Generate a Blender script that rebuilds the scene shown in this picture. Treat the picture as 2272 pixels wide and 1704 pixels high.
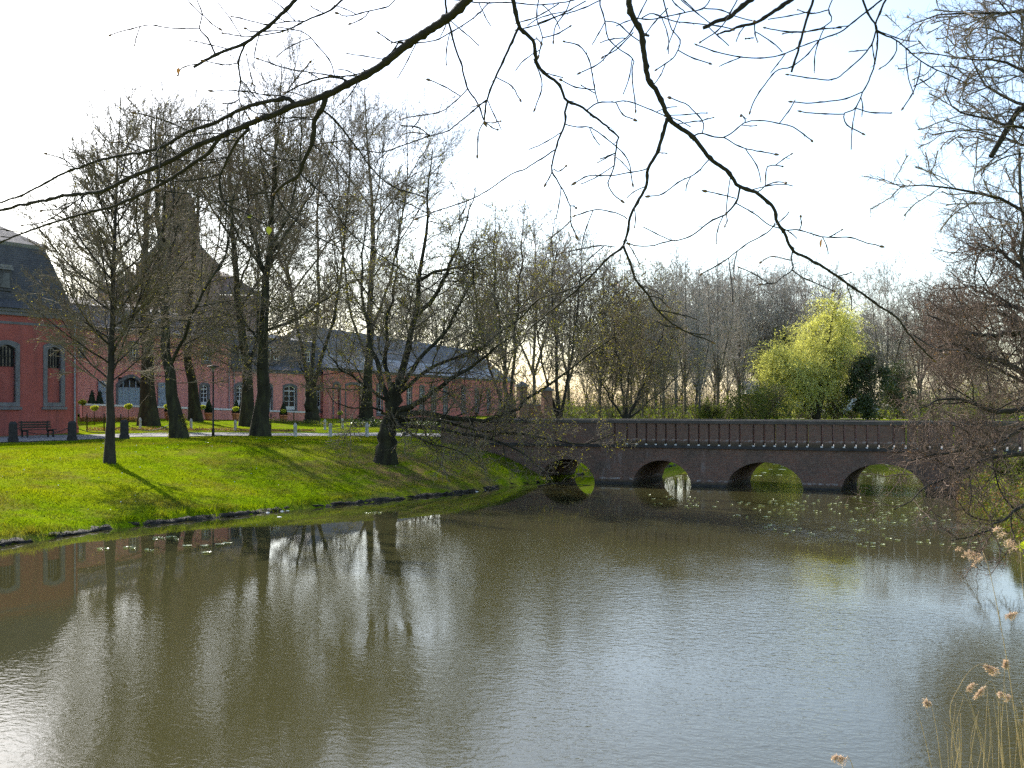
import bpy, math, random
import numpy as np
from mathutils import Vector, Matrix

R = math.radians
scene = bpy.context.scene
for o in list(bpy.data.objects):
    bpy.data.objects.remove(o)
COL = scene.collection

# ------------------------------------------------------------------ camera, sky, sun, exposure
EYE = 3.72                      # metres above the moat water
CX, HY, FP = 1136.0, 898.0, 2493.0   # optical axis, horizon row and focal length of the photograph (in its own pixels)
cam_data = bpy.data.cameras.new('camera')
cam_data.sensor_fit = 'HORIZONTAL'
cam_data.sensor_width = 36.0
cam_data.lens = 36.0 * FP / 2272.0
cam_data.shift_y = (HY - 852.0) / 2272.0
cam_data.clip_start = 0.1
cam_data.clip_end = 4000.0
cam = bpy.data.objects.new('camera', cam_data)
cam.location = (0, 0, EYE)
cam.rotation_euler = (R(90), 0, 0)
COL.objects.link(cam)
scene.camera = cam

SUN_EL = R(33.0)
SUN_AZ = R(-34.0)               # to the left of the view direction (+Y), in front of the camera
world = bpy.data.worlds.new('World')
scene.world = world
world.use_nodes = True
wn = world.node_tree
wn.nodes.clear()
wo = wn.nodes.new('ShaderNodeOutputWorld')
bg = wn.nodes.new('ShaderNodeBackground')
sky = wn.nodes.new('ShaderNodeTexSky')
sky.sky_type = 'NISHITA'
sky.sun_disc = False
sky.sun_elevation = SUN_EL
sky.sun_rotation = SUN_AZ
sky.air_density = 1.0
sky.dust_density = 1.25
sky.ozone_density = 1.0
bg.inputs['Strength'].default_value = 0.145
wn.links.new(sky.outputs[0], bg.inputs['Color'])
wn.links.new(bg.outputs[0], wo.inputs['Surface'])

sun_data = bpy.data.lights.new('sun', 'SUN')
sun_data.energy = 5.0
sun_data.angle = R(0.55)
sun_data.color = (1.0, 0.95, 0.86)
sun = bpy.data.objects.new('sun', sun_data)
sun_dir = Vector((math.sin(SUN_AZ) * math.cos(SUN_EL), math.cos(SUN_AZ) * math.cos(SUN_EL), math.sin(SUN_EL)))
sun.rotation_euler = (-sun_dir).to_track_quat('-Z', 'Y').to_euler()
sun.location = (-30, 40, 60)
COL.objects.link(sun)

scene.view_settings.view_transform = 'Standard'
scene.view_settings.look = 'None'
scene.view_settings.gamma = 1.0
scene.view_settings.exposure = 1.1
scene.render.engine = 'CYCLES'
scene.cycles.use_denoising = False
scene.cycles.use_adaptive_sampling = True
scene.cycles.adaptive_threshold = 0.025
scene.cycles.max_bounces = 5
scene.cycles.diffuse_bounces = 2
scene.cycles.glossy_bounces = 3
scene.cycles.transmission_bounces = 2
scene.cycles.transparent_max_bounces = 8
scene.cycles.caustics_reflective = False
scene.cycles.caustics_refractive = False
scene.cycles.sample_clamp_indirect = 6.0

# ------------------------------------------------------------------ helpers
def px(x, y, D):
    """a point of the photograph at distance D in front of the camera, in metres"""
    return np.array(((x - CX) / FP * D, D, EYE - (y - HY) / FP * D))

def lookdir(x):
    return (x - CX) / FP

def raw_mesh(name, V, quads=None, tris=None, smooth=False):
    V = np.ascontiguousarray(V, dtype=np.float32)
    me = bpy.data.meshes.new(name)
    nq = 0 if quads is None else len(quads)
    nt = 0 if tris is None else len(tris)
    me.vertices.add(len(V))
    me.vertices.foreach_set('co', V.ravel())
    idx = []
    if nq: idx.append(np.asarray(quads, dtype=np.int32).ravel())
    if nt: idx.append(np.asarray(tris, dtype=np.int32).ravel())
    idx = np.concatenate(idx)
    me.loops.add(len(idx))
    me.loops.foreach_set('vertex_index', idx)
    starts = np.concatenate([np.arange(nq, dtype=np.int32) * 4, nq * 4 + np.arange(nt, dtype=np.int32) * 3])
    me.polygons.add(nq + nt)
    me.polygons.foreach_set('loop_start', starts.astype(np.int32))
    if smooth:
        me.polygons.foreach_set('use_smooth', np.ones(nq + nt, dtype=bool))
    me.update(calc_edges=True)
    return me

def link(name, me, mat=None, parent=None, loc=None, rotz=None):
    o = bpy.data.objects.new(name, me)
    COL.objects.link(o)
    if mat is not None and me is not None and len(me.materials) == 0:
        me.materials.append(mat)
    if parent is not None: o.parent = parent
    if loc is not None: o.location = [float(v) for v in loc]
    if rotz is not None: o.rotation_euler = (0, 0, rotz)
    return o

def tag(o, label=None, cat=None, group=None, kind=None):
    if label: o['label'] = label
    if cat: o['category'] = cat
    if group: o['group'] = group
    if kind: o['kind'] = kind
    return o

def empty(name, loc=(0, 0, 0), rotz=0.0, label=None, cat=None, group=None):
    o = bpy.data.objects.new(name, None)
    o.empty_display_size = 0.2
    COL.objects.link(o)
    o.location = [float(v) for v in loc]
    o.rotation_euler = (0, 0, rotz)
    return tag(o, label, cat, group)

def copy_tree(o, parent=None):
    c = o.copy()
    COL.objects.link(c)
    c.parent = parent
    for ch in list(o.children):
        copy_tree(ch, c)
    return c

class MB:
    """collects faces, then makes one mesh object of them"""
    def __init__(s): s.v = []; s.f = []
    def poly(s, pts):
        n = len(s.v); s.v += [tuple(p) for p in pts]; s.f.append(tuple(range(n, n + len(pts)))); return s
    def box(s, x0, x1, y0, y1, z0, z1):
        n = len(s.v)
        s.v += [(x0,y0,z0),(x1,y0,z0),(x1,y1,z0),(x0,y1,z0),(x0,y0,z1),(x1,y0,z1),(x1,y1,z1),(x0,y1,z1)]
        s.f += [tuple(n + i for i in q) for q in ((0,3,2,1),(4,5,6,7),(0,1,5,4),(1,2,6,5),(2,3,7,6),(3,0,4,7))]
        return s
    def frustum(s, cx, cy, z0, hx0, hy0, z1, hx1, hy1):
        n = len(s.v)
        s.v += [(cx-hx0,cy-hy0,z0),(cx+hx0,cy-hy0,z0),(cx+hx0,cy+hy0,z0),(cx-hx0,cy+hy0,z0),
                (cx-hx1,cy-hy1,z1),(cx+hx1,cy-hy1,z1),(cx+hx1,cy+hy1,z1),(cx-hx1,cy+hy1,z1)]
        s.f += [tuple(n + i for i in q) for q in ((0,3,2,1),(4,5,6,7),(0,1,5,4),(1,2,6,5),(2,3,7,6),(3,0,4,7))]
        return s
    def lathe(s, prof, seg=14, cx=0, cy=0, jit=None):
        n = len(s.v)
        for (r, z) in prof:
            for i in range(seg):
                a = 2 * math.pi * i / seg
                k = 1.0 if jit is None else 1 + jit.uniform(-.06, .06)
                s.v.append((cx + r * k * math.cos(a), cy + r * k * math.sin(a), z))
        for j in range(len(prof) - 1):
            for i in range(seg):
                a, b = n + j * seg + i, n + j * seg + (i + 1) % seg
                s.f.append((a, b, b + seg, a + seg))
        s.f.append(tuple(n + i for i in range(seg))[::-1])
        m = n + (len(prof) - 1) * seg
        s.f.append(tuple(m + i for i in range(seg)))
        return s
    def ring_plate(s, outer, inner, y0, y1):
        """plate with a hole, in the x-z plane, from y0 (front) to y1; outer and inner have the same count"""
        n = len(s.v); k = len(outer)
        for y in (y0, y1):
            for p in outer: s.v.append((p[0], y, p[1]))
            for p in inner: s.v.append((p[0], y, p[1]))
        for i in range(k):
            j = (i + 1) % k
            s.f.append((n + i, n + j, n + k + j, n + k + i))
            s.f.append((n + 2*k + i, n + 3*k + i, n + 3*k + j, n + 2*k + j))
            s.f.append((n + i, n + 2*k + i, n + 2*k + j, n + j))
            s.f.append((n + k + i, n + k + j, n + 3*k + j, n + 3*k + i))
        return s
    def plate(s, pts, y0, y1):
        """solid plate in the x-z plane (pts counter-clockwise seen from the front)"""
        n = len(s.v); k = len(pts)
        for y in (y0, y1):
            for p in pts: s.v.append((p[0], y, p[1]))
        s.f.append(tuple(range(n, n + k)))
        s.f.append(tuple(range(n + 2*k - 1, n + k - 1, -1)))
        for i in range(k):
            j = (i + 1) % k
            s.f.append((n + i, n + k + i, n + k + j, n + j))
        return s
    def tube(s, pts, rads, seg=6, cap=True):
        V, Q = tubes(np.array([pts], dtype=float), np.array([rads], dtype=float), seg)
        n = len(s.v)
        s.v += [tuple(v) for v in V]
        s.f += [tuple(int(i) + n for i in q) for q in Q]
        if cap:
            s.f.append(tuple(n + i for i in range(seg))[::-1])
            m = n + (len(pts) - 1) * seg
            s.f.append(tuple(m + i for i in range(seg)))
        return s
    def mesh(s, name, smooth=False):
        me = bpy.data.meshes.new(name)
        me.from_pydata([tuple(float(c) for c in v) for v in s.v], [], [tuple(int(i) for i in f) for f in s.f])
        if smooth:
            me.polygons.foreach_set('use_smooth', np.ones(len(me.polygons), dtype=bool))
        me.update()
        return me
    def build(s, name, mat, parent=None, smooth=False, loc=None, rotz=None):
        return link(name, s.mesh(name, smooth), mat, parent, loc, rotz)

def unit(a):
    return a / np.maximum(np.linalg.norm(a, axis=-1, keepdims=True), 1e-9)

def tubes(P, Rd, sides):
    """P (n,k,3), Rd (n,k): vertices and quads of n tubes"""
    n, k, _ = P.shape
    T = np.empty_like(P)
    T[:, 1:-1] = P[:, 2:] - P[:, :-2]
    T[:, 0] = P[:, 1] - P[:, 0]
    T[:, -1] = P[:, -1] - P[:, -2]
    T = unit(T)
    ref = np.zeros((n, 1, 3)); ref[..., 0] = 0.31; ref[..., 1] = 0.12; ref[..., 2] = 0.94
    lying = np.abs((unit(ref) * T).sum(-1)).max(axis=1) > 0.93
    ref[lying] = (0.94, 0.31, 0.12)
    U = unit(np.cross(T, np.broadcast_to(ref, T.shape)))
    W = np.cross(T, U)
    a = np.arange(sides) * (2 * math.pi / sides)
    ring = U[:, :, None, :] * np.cos(a)[None, None, :, None] + W[:, :, None, :] * np.sin(a)[None, None, :, None]
    V = P[:, :, None, :] + ring * Rd[:, :, None, None]
    base = (np.arange(n) * k * sides)[:, None, None] + (np.arange(k - 1) * sides)[None, :, None]
    i = np.arange(sides)[None, None, :]
    j = (np.arange(sides) + 1) % sides
    j = j[None, None, :]
    Q = np.stack([base + i, base + j, base + sides + j, base + sides + i], axis=-1).reshape(-1, 4)
    return V.reshape(-1, 3), Q

class Bag:
    """numpy counterpart of MB for big meshes"""
    def __init__(s): s.V = []; s.Q = []; s.T = []; s.n = 0
    def add(s, V, Q=None, T=None):
        V = np.asarray(V)
        if Q is not None and len(Q): s.Q.append(np.asarray(Q) + s.n)
        if T is not None and len(T): s.T.append(np.asarray(T) + s.n)
        s.V.append(V); s.n += len(V)
    def mesh(s, name, smooth=False):
        return raw_mesh(name, np.concatenate(s.V), np.concatenate(s.Q) if s.Q else None, np.concatenate(s.T) if s.T else None, smooth)

# ------------------------------------------------------------------ materials
MATS = {}
def new_mat(name):
    m = bpy.data.materials.new(name)
    m.use_nodes = True
    nt = m.node_tree
    b = nt.nodes['Principled BSDF']
    MATS[name] = m
    return m, nt, b

def coords(nt, scale=(1, 1, 1), gen='Object'):
    tc = nt.nodes.new('ShaderNodeTexCoord')
    mp = nt.nodes.new('ShaderNodeMapping')
    mp.inputs['Scale'].default_value = scale
    nt.links.new(tc.outputs[gen], mp.inputs['Vector'])
    return mp.outputs[0]

def noise(nt, vec, scale, detail=4, rough=0.6, dist=0.0):
    n = nt.nodes.new('ShaderNodeTexNoise')
    n.inputs['Scale'].default_value = scale
    n.inputs['Detail'].default_value = detail
    n.inputs['Roughness'].default_value = rough
    n.inputs['Distortion'].default_value = dist
    nt.links.new(vec, n.inputs['Vector'])
    return n.outputs['Fac']

def ramp(nt, fac, stops):
    r = nt.nodes.new('ShaderNodeValToRGB')
    el = r.color_ramp.elements
    while len(el) < len(stops): el.new(0.5)
    for e, (p, c) in zip(el, stops):
        e.position = p
        e.color = (c[0], c[1], c[2], 1) if len(c) == 3 else c
    nt.links.new(fac, r.inputs['Fac'])
    return r.outputs['Color']

def mix(nt, fac, a, b):
    m = nt.nodes.new('ShaderNodeMix')
    m.data_type = 'RGBA'
    for s, v in ((m.inputs[0], fac), (m.inputs[6], a), (m.inputs[7], b)):
        if hasattr(v, 'is_output') or hasattr(v, 'links'): nt.links.new(v, s)
        elif isinstance(v, (int, float)): s.default_value = v
        else: s.default_value = (v[0], v[1], v[2], 1)
    return m.outputs[2]

def math_node(nt, op, a, b=None, clamp=False):
    m = nt.nodes.new('ShaderNodeMath')
    m.operation = op
    m.use_clamp = clamp
    for s, v in ((m.inputs[0], a), (m.inputs[1], b)):
        if v is None: continue
        if isinstance(v, (int, float)): s.default_value = v
        else: nt.links.new(v, s)
    return m.outputs[0]

def bump(nt, b, h, strength=0.4, dist=0.02):
    n = nt.nodes.new('ShaderNodeBump')
    n.inputs['Strength'].default_value = strength
    n.inputs['Distance'].default_value = dist
    nt.links.new(h, n.inputs['Height'])
    nt.links.new(n.outputs[0], b.inputs['Normal'])
    return n

def speckled(name, stops, scale=3.0, rough=0.8, bmp=0.3, bscale=None, bdist=0.02, spec=0.3, stretch=(1, 1, 1), gen='Object', detail=6):
    m, nt, b = new_mat(name)
    v = coords(nt, stretch, gen)
    f = noise(nt, v, scale, detail, 0.65)
    nt.links.new(ramp(nt, f, stops), b.inputs['Base Color'])
    b.inputs['Roughness'].default_value = rough
    b.inputs['Specular IOR Level'].default_value = spec
    if bmp: bump(nt, b, noise(nt, v, bscale or scale * 4, 5, 0.7), bmp, bdist)
    return m

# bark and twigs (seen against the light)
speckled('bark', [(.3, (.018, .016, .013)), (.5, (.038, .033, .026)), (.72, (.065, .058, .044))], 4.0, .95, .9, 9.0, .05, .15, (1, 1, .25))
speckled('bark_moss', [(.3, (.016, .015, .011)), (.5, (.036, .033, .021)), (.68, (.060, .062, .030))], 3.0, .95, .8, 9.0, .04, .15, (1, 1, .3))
speckled('twig_olive', [(.3, (.13, .102, .068)), (.7, (.24, .192, .130))], .7, .9, 0, spec=.2)
speckled('twig_brown', [(.3, (.16, .128, .10)), (.7, (.29, .24, .19))], .7, .9, 0, spec=.2)
speckled('twig_grey_haze', [(.3, (.28, .25, .215)), (.7, (.42, .38, .33))], .5, .9, 0, spec=.2)  # far twigs: distance haze put into the colour as a paler grey
speckled('twig_rust', [(.3, (.19, .105, .075)), (.7, (.30, .18, .13))], .6, .9, 0, spec=.2)
speckled('twig_alder', [(.3, (.10, .068, .050)), (.7, (.18, .128, .096))], .6, .9, 0, spec=.2)
speckled('bark_far_haze', [(.3, (.07, .06, .048)), (.7, (.15, .13, .105))], 3.0, .95, .4, 9.0, .04, .15, (1, 1, .3))  # far trunks, lightened so the colour itself carries the haze
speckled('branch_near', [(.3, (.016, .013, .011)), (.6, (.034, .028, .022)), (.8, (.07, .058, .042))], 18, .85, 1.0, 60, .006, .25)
speckled('bud_brown', [(.3, (.10, .055, .03)), (.7, (.22, .13, .07))], 60, .6, .2, 200, .001)
# masonry
def brick_mat(name, c1, c2, mortar, dirt, wall_axis='Object', sx=1.0):
    m, nt, b = new_mat(name)
    tc = nt.nodes.new('ShaderNodeTexCoord')
    sep = nt.nodes.new('ShaderNodeSeparateXYZ')
    nt.links.new(tc.outputs['Object'], sep.inputs[0])
    comb = nt.nodes.new('ShaderNodeCombineXYZ')
    nt.links.new(math_node(nt, 'ADD', sep.outputs[0], sep.outputs[1]), comb.inputs[0])
    nt.links.new(sep.outputs[2], comb.inputs[1])
    bt = nt.nodes.new('ShaderNodeTexBrick')
    bt.inputs['Scale'].default_value = 1.0
    bt.inputs['Brick Width'].default_value = .23
    bt.inputs['Row Height'].default_value = .075
    bt.inputs['Mortar Size'].default_value = .007
    bt.inputs['Color1'].default_value = (*c1, 1)
    bt.inputs['Color2'].default_value = (*c2, 1)
    bt.inputs['Mortar'].default_value = (*mortar, 1)
    bt.inputs['Bias'].default_value = -.1
    nt.links.new(comb.outputs[0], bt.inputs['Vector'])
    v = coords(nt)
    f1 = noise(nt, v, .7, 7, .72)
    f2 = noise(nt, v, 5.5, 5, .7)
    c = mix(nt, ramp(nt, f1, [(.42, (0, 0, 0)), (.66, (1, 1, 1))]), bt.outputs['Color'], dirt)
    c = mix(nt, ramp(nt, f2, [(.44, (0, 0, 0)), (.70, (.6, .6, .6))]), c, (.23, .175, .14))
    # lime runs: pale streaks falling from the ledge
    vs = coords(nt, (2.6, 2.6, .5))
    f3 = noise(nt, vs, .9, 6, .72, .4)
    f4 = math_node(nt, 'MULTIPLY', ramp(nt, f3, [(.56, (0, 0, 0)), (.76, (1, 1, 1))]), ramp(nt, noise(nt, v, .35, 2), [(.42, (0, 0, 0)), (.62, (.7, .7, .7))]))
    c = mix(nt, f4, c, (.38, .35, .34))
    # old high-water mark: a broken pale line of lime, greenish damp below it
    zw = math_node(nt, 'ADD', sep.outputs[2], math_node(nt, 'MULTIPLY', f2, .12))
    line = math_node(nt, 'MULTIPLY', ramp(nt, zw, [(.26, (0, 0, 0)), (.29, (1, 1, 1)), (.31, (1, 1, 1)), (.36, (0, 0, 0))]), ramp(nt, noise(nt, v, 2.4, 4, .7), [(.48, (0, 0, 0)), (.6, (.8, .8, .8))]))
    c = mix(nt, ramp(nt, zw, [(.16, (.75, .75, .75)), (.30, (0, 0, 0))]), c, (.060, .058, .036))
    c = mix(nt, line, c, (.42, .41, .40))
    nt.links.new(c, b.inputs['Base Color'])
    b.inputs['Roughness'].default_value = .92
    b.inputs['Specular IOR Level'].default_value = .2
    bump(nt, b, math_node(nt, 'ADD', math_node(nt, 'MULTIPLY', bt.outputs['Fac'], -.6), f2), .5, .02)
    return m
brick_mat('bridge_brick', (.215, .105, .072), (.135, .080, .062), (.21, .175, .14), (.105, .080, .064))
brick_mat('gate_brick', (.30, .13, .085), (.22, .10, .07), (.24, .21, .17), (.17, .10, .07))
brick_mat('gable_brick', (.50, .31, .25), (.42, .26, .21), (.44, .38, .33), (.36, .26, .22))
speckled('bridge_stone', [(.3, (.060, .054, .047)), (.7, (.12, .108, .094))], 2.5, .9, .4, 20, .01)
speckled('ledge_stone', [(.3, (.030, .028, .027)), (.7, (.075, .070, .066))], 2.5, .9, .4, 20, .01)
speckled('white_stone', [(.3, (.62, .61, .57)), (.7, (.80, .79, .75))], 6, .85, .2, 30, .004)
# painted render
def plaster(name, c, c2):
    m, nt, b = new_mat(name)
    v = coords(nt)
    f = noise(nt, v, .45, 5, .6)
    f2 = noise(nt, coords(nt, (1.6, 1.6, .16)), 1.1, 4, .6)
    col = mix(nt, ramp(nt, f, [(.35, (0, 0, 0)), (.7, (1, 1, 1))]), c, c2)
    col = mix(nt, ramp(nt, f2, [(.48, (0, 0, 0)), (.72, (.75, .75, .75))]), col, tuple(x * .62 + .03 for x in c))
    col = mix(nt, ramp(nt, noise(nt, v, 1.7, 6, .7), [(.50, (0, 0, 0)), (.72, (.5, .5, .5))]), col, tuple(min(.8, x * 1.12 + .05) for x in c))
    nt.links.new(col, b.inputs['Base Color'])
    b.inputs['Roughness'].default_value = .92
    b.inputs['Specular IOR Level'].default_value = .2
    bump(nt, b, noise(nt, v, 26, 5, .7), .25, .012)
plaster('pink_plaster', (.70, .285, .235), (.76, .33, .275))
plaster('red_plaster', (.34, .092, .074), (.39, .118, .094))
plaster('rose_plaster', (.64, .22, .175), (.70, .26, .205))
speckled('grey_stone', [(.3, (.125, .124, .128)), (.7, (.205, .20, .20))], 2.0, .9, .3, 18, .01)
speckled('coping_white', [(.3, (.74, .73, .74)), (.7, (.84, .83, .83))], 3, .8, .2, 20, .005)  # white coping, colour brightened to stand in for its sunlit top
def slate(name, c1, c2, row=.16):
    m, nt, b = new_mat(name)
    tc = nt.nodes.new('ShaderNodeTexCoord')
    sep = nt.nodes.new('ShaderNodeSeparateXYZ')
    nt.links.new(tc.outputs['Object'], sep.inputs[0])
    comb = nt.nodes.new('ShaderNodeCombineXYZ')
    nt.links.new(sep.outputs[0], comb.inputs[0])
    nt.links.new(math_node(nt, 'ADD', sep.outputs[2], math_node(nt, 'MULTIPLY', sep.outputs[1], .35)), comb.inputs[1])
    bt = nt.nodes.new('ShaderNodeTexBrick')
    bt.inputs['Scale'].default_value = 1.0
    bt.inputs['Brick Width'].default_value = .28
    bt.inputs['Row Height'].default_value = row
    bt.inputs['Mortar Size'].default_value = .012
    bt.inputs['Color1'].default_value = (*c1, 1)
    bt.inputs['Color2'].default_value = (*c2, 1)
    bt.inputs['Mortar'].default_value = (c1[0]*.35, c1[1]*.35, c1[2]*.35, 1)
    nt.links.new(comb.outputs[0], bt.inputs['Vector'])
    f = noise(nt, coords(nt), .5, 5, .6)
    c = mix(nt, ramp(nt, f, [(.45, (0, 0, 0)), (.75, (.7, .7, .7))]), bt.outputs['Color'], tuple(x * 1.35 for x in c2))
    nt.links.new(c, b.inputs['Base Color'])
    b.inputs['Roughness'].default_value = .6
    bump(nt, b, math_node(nt, 'MULTIPLY', bt.outputs['Fac'], -1.0), .5, .02)
slate('slate', (.052, .051, .052), (.088, .085, .083))
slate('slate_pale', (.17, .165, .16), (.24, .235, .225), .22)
slate('roof_tile_brown', (.14, .115, .10), (.20, .165, .14), .3)
# joinery, metal, small things
speckled('white_paint', [(.3, (.66, .66, .64)), (.7, (.80, .80, .78))], 5, .5, 0)
speckled('blue_grey_paint', [(.3, (.26, .31, .36)), (.7, (.34, .40, .45))], 3, .6, .1, 20, .003)
speckled('dark_paint', [(.3, (.012, .012, .013)), (.7, (.03, .03, .03))], 8, .5, .1, 40, .002)
speckled('black_stone', [(.3, (.016, .015, .014)), (.7, (.05, .047, .044))], 5, .9, .5, 24, .01)
speckled('granite', [(.3, (.30, .29, .27)), (.7, (.46, .45, .42))], 12, .85, .3, 40, .005)
speckled('terracotta', [(.3, (.46, .17, .09)), (.7, (.58, .24, .13))], 6, .8, .2, 30, .004)
speckled('bench_wood', [(.3, (.030, .024, .018)), (.7, (.075, .058, .042))], 3, .75, .3, 30, .004, stretch=(.2, 1, 1))
speckled('zinc', [(.3, (.22, .23, .25)), (.7, (.34, .35, .37))], 4, .45, 0)
m, nt, b = new_mat('window_glass')
b.inputs['Base Color'].default_value = (.018, .022, .026, 1)
b.inputs['Roughness'].default_value = .06
b.inputs['Specular IOR Level'].default_value = .6
m, nt, b = new_mat('frosted_pane')
b.inputs['Base Color'].default_value = (.30, .38, .43, 1)
b.inputs['Roughness'].default_value = .25

# foliage: diffuse and light shining through
def leafy(name, stops, scale=.8, trans=.45, tint=(1.15, 1.1, .55), rough=.7, spec=.2):
    m, nt, b = new_mat(name)
    v = coords(nt)
    c = ramp(nt, noise(nt, v, scale, 4, .6), stops) if stops else turf(nt, v)[0]
    nt.links.new(c, b.inputs['Base Color'])
    b.inputs['Roughness'].default_value = rough
    b.inputs['Specular IOR Level'].default_value = spec
    tr = nt.nodes.new('ShaderNodeBsdfTranslucent')
    mm = nt.nodes.new('ShaderNodeMix'); mm.data_type = 'RGBA'; mm.blend_type = 'MULTIPLY'
    mm.inputs[0].default_value = 1.0
    nt.links.new(c, mm.inputs[6]); mm.inputs[7].default_value = (*tint, 1)
    nt.links.new(mm.outputs[2], tr.inputs['Color'])
    ms = nt.nodes.new('ShaderNodeMixShader')
    ms.inputs[0].default_value = trans
    nt.links.new(b.outputs[0], ms.inputs[1]); nt.links.new(tr.outputs[0], ms.inputs[2])
    nt.links.new(ms.outputs[0], nt.nodes['Material Output'].inputs['Surface'])
    return m
def turf(nt, v):
    f_big = noise(nt, v, .16, 4, .6)
    f_mid = noise(nt, v, 1.3, 5, .65)
    f_fine = noise(nt, v, 9, 5, .75)
    c = mix(nt, ramp(nt, f_mid, [(.32, (0, 0, 0)), (.68, (1, 1, 1))]), (.115, .195, .004), (.21, .29, .006))
    c = mix(nt, ramp(nt, f_big, [(.45, (0, 0, 0)), (.70, (.8, .8, .8))]), c, (.32, .33, .012))
    c = mix(nt, ramp(nt, f_fine, [(.40, (.7, .7, .7)), (.54, (0, 0, 0))]), c, (.05, .08, .004))
    f_dull = noise(nt, v, .42, 7, .72)
    c = mix(nt, ramp(nt, f_dull, [(.47, (0, 0, 0)), (.62, (.85, .85, .85))]), c, mix(nt, f_fine, (.085, .085, .016), (.21, .185, .040)))
    c = mix(nt, ramp(nt, noise(nt, v, 3.6, 5, .75), [(.55, (0, 0, 0)), (.63, (.8, .8, .8))]), c, (.045, .070, .005))
    return c, f_fine
leafy('grass_blade', None, .35, .5, (1.15, 1.1, .4), .8, .03)
leafy('young_leaf', [(.3, (.19, .18, .035)), (.7, (.31, .29, .06))], 2.0, .5)
leafy('willow_leaf', [(.3, (.56, .58, .20)), (.7, (.72, .73, .34))], .8, .58)
leafy('bush_leaf', [(.3, (.07, .095, .022)), (.7, (.14, .17, .035))], .8, .45)
leafy('ivy_leaf', [(.3, (.035, .055, .018)), (.7, (.075, .10, .032))], 1.2, .25, rough=.45, spec=.4)
leafy('topiary_leaf', [(.3, (.014, .028, .014)), (.7, (.03, .05, .022))], 6, .2)
leafy('lime_leaf', [(.3, (.30, .36, .05)), (.7, (.44, .48, .08))], 6, .45)
leafy('dry_leaf', [(.3, (.16, .09, .04)), (.7, (.27, .17, .08))], 3, .3, (1.1, .9, .6))
leafy('reed_stem', [(.3, (.38, .29, .15)), (.7, (.55, .43, .25))], 9, .25, (1.1, .95, .7))
leafy('reed_plume', [(.3, (.50, .38, .28)), (.7, (.66, .54, .43))], 14, .45, (1.1, .95, .8))
leafy('lily_leaf', [(.3, (.22, .27, .11)), (.7, (.36, .40, .20))], 3, .15, rough=.35, spec=.5)

# ------------------------------------------------------------------ the lie of the land
WATER = np.array([(-62,-52),(-38,-12),(-26.3,8.1),(-13.4,29.5),(-12,33.8),(-9.4,37.5),(-5.4,42.9),(-2.07,47.3),(-.12,51.3),(1.4,54.3),
                  (3.3,59.0),(6.2,64.2),(9.6,68.0),(12,76),(16,88),(30,93),(46,88),(42,66),(32,59),(25,55),(20.6,51.2),(18.6,46.6),
                  (17.4,41),(15.5,34.4),(13.4,29.4),(11.9,25.4),(10.7,21.0),(9.0,16.2),(7.4,12),(5.4,9),(2,7.3),(-3,6.6),(-10,5),(-20,-3),(-30,-16),(-44,-50)], dtype=float)
rs_ = np.random.RandomState(5)

def vnoise(x, y, seed=0):
    """smooth value noise, about -1..1"""
    rs = np.random.RandomState(seed)
    tab = rs.uniform(-1, 1, (64, 64))
    xi, yi = np.floor(x).astype(int), np.floor(y).astype(int)
    fx, fy = x - xi, y - yi
    fx, fy = fx*fx*(3-2*fx), fy*fy*(3-2*fy)
    g = lambda i, j: tab[i % 64, j % 64]
    return (g(xi,yi)*(1-fx)+g(xi+1,yi)*fx)*(1-fy) + (g(xi,yi+1)*(1-fx)+g(xi+1,yi+1)*fx)*fy

def shore_dist(X, Y):
    """metres from the water's edge, positive on land"""
    X, Y = np.asarray(X, float), np.asarray(Y, float)
    d = np.full(X.shape, 1e9)
    inside = np.zeros(X.shape, bool)
    n = len(WATER)
    for i in range(n):
        a, b = WATER[i], WATER[(i + 1) % n]
        ab = b - a
        t = np.clip(((X - a[0]) * ab[0] + (Y - a[1]) * ab[1]) / (ab @ ab), 0, 1)
        d = np.minimum(d, np.hypot(X - a[0] - t * ab[0], Y - a[1] - t * ab[1]))
        cross = ((a[1] > Y) != (b[1] > Y)) & (X < (b[0] - a[0]) * (Y - a[1]) / (b[1] - a[1] + 1e-12) + a[0])
        inside ^= cross
    d = d + .10 * vnoise(X * 1.1, Y * 1.1, 3) + .05 * vnoise(X * 3.7, Y * 3.7, 4)
    return np.where(inside, -d, d)

def sstep(a, b, x):
    t = np.clip((np.asarray(x, float) - a) / (b - a), 0, 1)
    return t * t * (3 - 2 * t)

def terrain(X, Y):
    X, Y = np.asarray(X, float), np.asarray(Y, float)
    s = shore_dist(X, Y)
    left = 1 / (1 + np.exp(np.clip((X - (-2 + .35 * (Y - 45))) / 1.5, -40, 40)))
    far = sstep(72, 86, Y)
    Wl = 20 - 13.0 * sstep(44, 57, Y)
    Wd = Wl * left + 5.0 * (1 - left)
    zm = 1.82 * left + (2.1 + .3 * far) * (1 - left)
    t = np.clip(s / Wd, 0, 1)
    z = .15 + (zm - .15) * (1 - (1 - t) ** 2.2)
    edge = sstep(0, .16, s)
    z = -.06 + (z + .06) * edge
    # the ground climbs towards the terrace of the house
    rise = np.clip(.20 + (-18.3 - X) / 17.0 * .95, 0.1, 1.15) * sstep(66, 92, Y) * left
    z = z + rise * (s > 0)
    z = z + np.where(s > 1, .025 * vnoise(X * .5, Y * .5, 8) + .012 * vnoise(X * 2.1, Y * 2.1, 9), 0)
    return np.where(s > 0, z, -1.3 * sstep(0, 2.5, -s) - .06)

def tz(x, y):
    return float(terrain(np.array([x]), np.array([y]))[0])

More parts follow.
